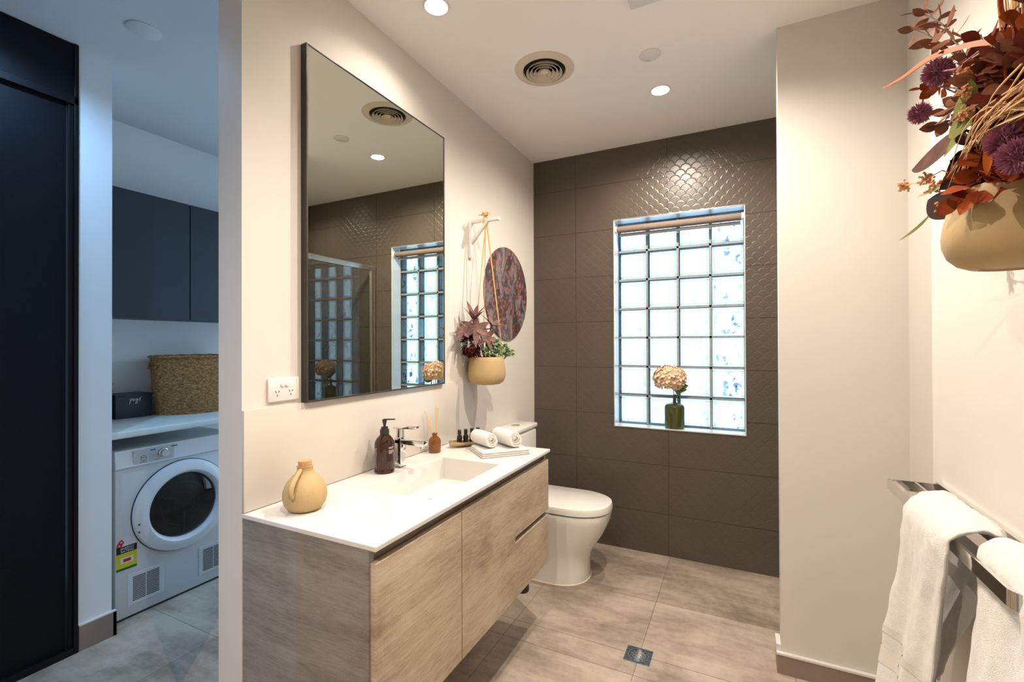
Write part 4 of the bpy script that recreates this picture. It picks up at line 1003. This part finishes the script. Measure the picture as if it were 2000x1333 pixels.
# allium heads
def allium(c, r, n=420, seed=0, path=None):
    random.seed(seed); b = MB(); c = Vector(c)
    for k in range(n):
        ph = 1-2*(k+.5)/n; a = k*2.39996; q = math.sqrt(1-ph*ph); d = Vector((math.cos(a)*q, math.sin(a)*q, ph))
        d = (d+Vector((rnd(-.2,.2),rnd(-.2,.2),rnd(-.2,.2)))).normalized()
        b.leaf(c+d*r*.35, d, d.orthogonal(), r*rnd(.5,.72), r*.13, .1, .3, 3, 1, .6)
    b.blob(c, r*.5, 2); b.tube([c]+[Vector(p) for p in path], .0018, 6); b.build('allium_head','allium',t)
allium((.40,1.336,1.971),.031,seed=1,path=[(.405,1.26,1.935),(.41,1.17,1.92),(.42,1.12,1.86),tuple(root)])
allium((.40,1.450,1.929),.026,360,2,path=[(.402,1.43,1.965),(.405,1.39,1.975),(.42,1.30,1.90),tuple(root)])
allium((.395,1.035,1.700),.030,seed=3,path=[(.41,1.08,1.68),tuple(root)])
allium((.395,1.000,1.662),.030,seed=4,path=[(.42,1.08,1.65),tuple(root)])
# berries
def berries(c, r, n, seed, m='berry', path=None):
    random.seed(seed); b = MB(); c = Vector(c); base = c+Vector((0,-.03,0)) if path is None else Vector(path[0])
    for k in range(n):
        d = Vector((rnd(-1,1),rnd(-1,1),rnd(-1,1))).normalized(); p = c+d*r*rnd(.4,1); b.blob(p, .0031, 1); b.tube([p, c],.0006,4,cap=False)
    b.tube([c]+([Vector(p) for p in path] if path else [])+[root],.0014,5); b.build('berry_cluster', m, t)
berries((.39,1.535,1.779),.017,42,1,path=[(.39,1.47,1.765),(.39,1.40,1.745),(.395,1.28,1.70)])
berries((.39,1.381,1.747),.016,36,2,path=[(.395,1.30,1.74)])
berries((.39,1.325,1.712),.020,40,3,path=[(.40,1.25,1.70)])
berries((.39,1.281,1.655),.018,40,4,path=[(.40,1.24,1.65)])
berries((.39,1.17,1.885),.014,36,5,path=[(.41,1.16,1.82)])
berries((.385,1.155,1.80),.014,36,6,path=[(.41,1.15,1.76)])
berries((.38,1.14,1.835),.012,30,7,path=[(.41,1.14,1.78)])
# tan grasses
random.seed(31)
b = MB()
for k in range(28):
    u = rnd(0,1); e = Vector((.385+rnd(-.02,.02), 1.20-.10*u+rnd(-.03,.03), 1.690+.0*u+rnd(-.03,.02))); m_ = Vector((.385+rnd(-.02,.02), 1.06+rnd(-.03,.03), 1.745+rnd(-.02,.02))); s_ = Vector((.40+rnd(-.03,.03), .93+rnd(-.03,.03), 1.745+rnd(-.05,.04)))
    b.tube(bez([s_, m_, e],5),[.0016,.0016,.0015,.0014,.0012,.001,.0009,.0008,.0007,.0006,.0004],4)
b.tube([(.40,.95,1.74),(.42,1.05,1.68),root],.003,6)
b.build('dried_grass','tan',t)
b = MB()
for k in range(30):
    p = Vector((.44+rnd(-.015,.015),1.10+rnd(-.025,.02),1.66)); e = p+Vector((rnd(-.02,.02),rnd(-.05,.03),.30+rnd(-.03,.06))); b.tube([p, p.lerp(e,.5)+Vector((0,rnd(-.01,.01),0)), e],[.002,.003,.0008],4)
b.build('dried_wheat','tan',t)
MB().tube(bez([(.42,1.06,1.86),(.42,1.125,1.905),(.42,1.214,1.932),(.42,1.297,1.951),(.415,1.33,1.965)],4),.0016,5).build('dry_stalk','tan',t)
random.seed(5)

# ------------------------------------------------------------------ laundry
for (a, bb, label) in ((1.125,1.682,'dark navy overhead cupboard door at the left, above the basket shelf'),(1.685,2.28,'dark navy overhead cupboard at the right, partly hidden by the white wall end')):
    t = thing('overhead_cabinet', label, 'cabinet', (-3.19,(a+bb)/2,1.523), 'overhead laundry cupboards')
    MB().box((-3.338,a,1.523),(-3.070,bb,2.235)).build('cabinet_body','grey_panel',t,smooth=False)
    MB().box((-3.068,a+.0015,1.521),(-3.050,bb-.0015,2.236),.001,1).build('door','grey_panel',t,smooth=False)
b = MB().box((-3.327,1.124,.910),(-2.700,2.745,.945),.008,3); o = b.build('laundry_benchtop','bench',loc=(-3.0,1.9,.91)); tag(o,'pale benchtop over the dryer, carrying the woven basket','benchtop')
b = MB().box((-3.327,1.124,.0),(-2.76,1.140,.910)); o = b.build('bench_support','grey_panel',loc=(-3.0,1.13,0),smooth=False); tag(o,'dark side panel carrying the laundry benchtop','support panel')
# dryer
fx_ = -2.745
t = thing('clothes_dryer', 'white front-loading clothes dryer under the laundry bench', 'dryer', (-3.03,1.47,0))
MB().box((-3.30,1.172,.010),(fx_,1.770,.752),.006).build('body','dryer',t)
b = MB(); b.prism([(-3.30,.752),(fx_+.004,.752),(fx_+.008,.758),(fx_-.002,.842),(-3.30,.842)],1.170,1.772,'y'); b.build('control_panel','dryer_ring',t,smooth=False)
MB().box((fx_-.001,1.245,.762),(fx_+.0075,1.43,.832)).build('panel_insert','dryer_panel',t,smooth=False)
RY = Matrix.Rotation(math.pi/2,4,'Y')
dc = Matrix.Translation((fx_,1.478,.497))@RY
MB().lathe([(.240,0),(.240,.012),(.234,.026),(.205,.040),(.186,.041),(.176,.034),(.170,.016),(.168,.0)],72,(0,0,0),dc).build('door_ring','dryer_ring',t)
MB().lathe([(.243,.0),(.243,.006),(.239,.006),(.239,0)],72,(0,0,0),dc).build('door_gasket','dryer_dark',t)
MB().lathe([(.169,.012),(.155,.018),(.08,.030),(.0001,.034)],56,(0,0,0),dc).build('door_glass','doorglass',t)
b = MB(); b.lathe([(.166,.004),(.160,.0035),(.120,.003),(.112,.008),(.106,.003),(.06,.003),(.055,.008),(.05,.003),(.0001,.003)],56,(0,0,0),dc)
for a in (.5,2.6,4.7): 
    b.box((-.01,.03,.003),(.01,.155,.012),.003,2,dc@Matrix.Rotation(a,4,'Z'))
b.build('drum','drum',t)
for dz in (-.012,.012): 
    MB().lathe([(.004,0),(.004,.004),(.0001,.004)],12,(0,0,0),Matrix.Translation((fx_+.034,1.256,.445+dz*1.6))@RY).build('hinge_screw','dryer_dark',t)
MB().lathe([(.024,0),(.024,.003),(.020,.005),(.019,.020),(.017,.023),(.0001,.023)],28,(0,0,0),Matrix.Translation((fx_+.004,1.382,.797))@RY).build('dial_knob','satin_metal',t)
b = MB(); 
for k in range(9):
    a = math.pi*(.62+k*.055); b.box((.0255,-.0012,0),(.030,.0012,.0012),0,2,Matrix.Translation((fx_+.0075,1.382,.797))@RY@Matrix.Rotation(a+math.pi/2,4,'Z'))
b.box((fx_+.007,1.318,.820),(fx_+.0086,1.342,.826)); b.build('blue_marks','blue',t,smooth=False)
b = MB(); b.box((fx_+.006,1.418,.822),(fx_+.0085,1.445,.828)); b.box((fx_+.007,1.272,.768),(fx_+.0083,1.303,.7705)); b.box((fx_+.007,1.338,.769),(fx_+.0083,1.350,.7705))
b.lathe([(.0135,0),(.0135,.0012),(.0115,.0012),(.0115,0)],28,(0,0,0),Matrix.Translation((fx_+.007,1.288,.790))@RY)
b.box((fx_+.007,1.282,.789),(fx_+.0083,1.294,.7905)); b.box((fx_+.007,1.2835,.7905),(fx_+.0083,1.285,.795)); b.box((fx_+.007,1.2905,.7905),(fx_+.0083,1.292,.795)); b.build('panel_print','greyprint',t,smooth=False)
# vents
for yy in (1.222,1.560):
    MB().box((fx_-.001,yy,.062),(fx_+.003,yy+.163,.218),.001,1).build('vent_panel','dryer',t,smooth=False)
    b = MB()
    for k in range(14):
        z = .080+k*.0088; b.box((fx_+.0025,yy+.022,z),(fx_+.0036,yy+.078,z+.0046)); b.box((fx_+.0025,yy+.082,z),(fx_+.0036,yy+.140,z+.0046))
    b.build('vent_slots','dryer_dark',t,smooth=False)
MB().box((-3.29,1.18,.0),(fx_-.004,1.765,.010)).build('plinth','dryer_dark',t,smooth=False)
# energy label
lx = fx_+.0006
lab = thing('energy_rating_sticker', 'energy rating sticker with red star arc and yellow panel on the dryer', 'sticker', (lx,1.219,.252))
yA, yB = 1.176, 1.262
MB().box((lx,yA,.262),(lx+.001,yB,.334)).build('yellow_panel','label_yellow',lab,smooth=False)
MB().box((lx,yA,.250),(lx+.001,yB,.262)).build('green_strip','label_green',lab,smooth=False)
MB().box((lx,yA,.334),(lx+.001,yB,.368)).build('black_band','label_black',lab,smooth=False)
b = MB(); n = 20; cy_, cz_ = 1.219, .368; b.prism([(cy_+.043*math.cos(math.pi*i/n), cz_+.044*math.sin(math.pi*i/n)) for i in range(n+1)], lx, lx+.001, 'x'); b.build('star_arc','label_white',lab,smooth=False)
b = MB(); pts = [(cy_+.043*math.cos(a), cz_+.044*math.sin(a)) for a in [math.pi*(1-.33*i/8) for i in range(9)]]+[(cy_+.020*math.cos(a), cz_+.022*math.sin(a)) for a in [math.pi*(.67+.33*i/8) for i in range(9)]]
b.prism(pts, lx+.001, lx+.0016, 'x'); b.build('red_arc','label_red',lab,smooth=False)
b = MB()
for a in (.92,.76):
    y_, z_ = cy_+.032*math.cos(math.pi*a), cz_+.034*math.sin(math.pi*a); st = []
    for k in range(10): r_ = .0055 if k % 2 == 0 else .0024; st.append((y_+r_*math.cos(math.pi/2+k*math.pi/5), z_+r_*math.sin(math.pi/2+k*math.pi/5)))
    b.prism(st, lx+.0016, lx+.0022, 'x')
b.build('star','label_white',lab,smooth=False)
b = MB().box((lx+.001,1.192,.283),(lx+.0016,1.247,.312)); b.build('white_box','label_white',lab,smooth=False)
b = MB().box((lx+.0016,1.204,.290),(lx+.0022,1.236,.305)); b.build('red_box','label_red',lab,smooth=False)
TX = Matrix(((0,0,1,0),(1,0,0,0),(0,1,0,0),(0,0,0,1)))
b = MB()
for s_, z_ in (('ENERGY',.357),('RATING',.343)):
    q = text_mesh(s_, .0155, .0006, Matrix.Translation((lx+.0013,1.221,z_))@TX); b.add(q.v, q.f)
b.build('lettering','label_white',lab,smooth=False)

# basket
bc = Vector((-3.135,1.80,.945)); 
t = thing('woven_basket', 'tall oval seagrass basket on the laundry bench', 'basket', tuple(bc))
b = MB(); nt_ = 150; nzr = 44; Hh = .355
for j in range(nzr+1):
    u = j/nzr; z = Hh*u; fl = 1-.10*(1-u)**1.6+.012*math.sin(u*3)
    row = int(u*22)
    for i in range(nt_):
        a = 2*math.pi*i/nt_; r = 1+.020*math.sin(a*37+(math.pi if row % 2 else 0))*math.sin(math.pi*(u*22 % 1))+.008*noise.noise(Vector((a*5,u*20,0)))
        if u > .965: r = 1.025
        b.v.append(bc+Vector((.188*fl*r*math.cos(a), .275*fl*r*math.sin(a), z+(.004*math.sin(a*37) if u > .9 else 0))))
for j in range(nzr):
    for i in range(nt_): a = j*nt_+i; c_ = j*nt_+(i+1) % nt_; b.f.append((a,c_,c_+nt_,a+nt_))
o = len(b.v)
for j, (s_, z) in enumerate(((.95,Hh),(.93,Hh-.02),(.90,.02))):
    for i in range(nt_): a = 2*math.pi*i/nt_; b.v.append(bc+Vector((.188*s_*math.cos(a),.275*s_*math.sin(a),z)))
for i in range(nt_): b.f.append((nzr*nt_+i, nzr*nt_+(i+1)%nt_, o+(i+1)%nt_, o+i))
for j in range(2):
    for i in range(nt_): a = o+j*nt_+i; c_ = o+j*nt_+(i+1)%nt_; b.f.append((a,c_,c_+nt_,a+nt_))
b.f.append(tuple(o+2*nt_+i for i in range(nt_))); b.f.append(tuple(reversed(range(nt_))))
b.build('basket_wall','weave',t)
b = MB(); b.tube([bc+Vector((.194*math.cos(2*math.pi*i/60),.283*math.sin(2*math.pi*i/60),Hh-.004+.002*math.sin(i*2.1))) for i in range(60)],.008,8,closed=True); b.build('rim','weave',t)
b = MB()
for s_ in (-1,):
    y_ = bc.y+s_*.278; b.tube([(bc.x-.05,y_+.01,bc.z+.315),(bc.x-.03,y_-.006,bc.z+.285),(bc.x+.03,y_-.006,bc.z+.285),(bc.x+.05,y_+.01,bc.z+.315)],.007,8)
b.build('handle','weave',t)

# pegs tin
t = thing('peg_box', 'dark metal box lettered pegs beside the basket', 'box', (-3.23,1.443,.945))
b = MB().box((-3.318,1.352,.945),(-3.165,1.534,1.078),.004); b.build('box_body','tin',t)
b = MB().box((-3.321,1.349,1.072),(-3.162,1.537,1.083),.003); b.build('rolled_rim','tin',t)
b = MB().box((-3.165,1.372,.963),(-3.1635,1.515,.966)); b.build('pressed_line','tin',t,smooth=False)
def script(pts, s=.012): return [(-3.1625, 1.418+p[0]*s, 1.043+p[1]*s) for p in pts]
b = MB()
strokes = [ [(0,.9),(.25,.2),(.0,-1.6),(.15,-.2),(.45,.95),(.95,1.1),(.95,.35),(.45,.0),(.35,.1)],
            [(1.3,.3),(1.9,.7),(1.8,1.05),(1.4,.8),(1.45,.1),(1.9,.0),(2.3,.35)],
            [(3.2,.95),(2.7,1.0),(2.45,.35),(2.8,.05),(3.2,.9),(3.1,-.8),(2.7,-1.5),(2.4,-1.1),(3.2,-.1),(3.7,.5)],
            [(3.7,.5),(4.25,1.1),(4.2,.6),(4.5,.2),(4.1,-.05),(3.85,.15)], [(4.3,1.1),(4.9,1.45)] ]
for s_ in strokes: b.tube(bez(script(s_),5),.0011,5)
b.build('pegs_lettering','ink',t)
b = MB().box((-3.318,1.165,.945),(-3.165,1.335,1.150),.004); b.box((-3.321,1.162,1.144),(-3.162,1.338,1.155),.002); o = b.build('storage_tin','tin',loc=(-3.24,1.25,.945)); tag(o,'taller dark tin left of the peg box, mostly hidden by the white pillar','tin')
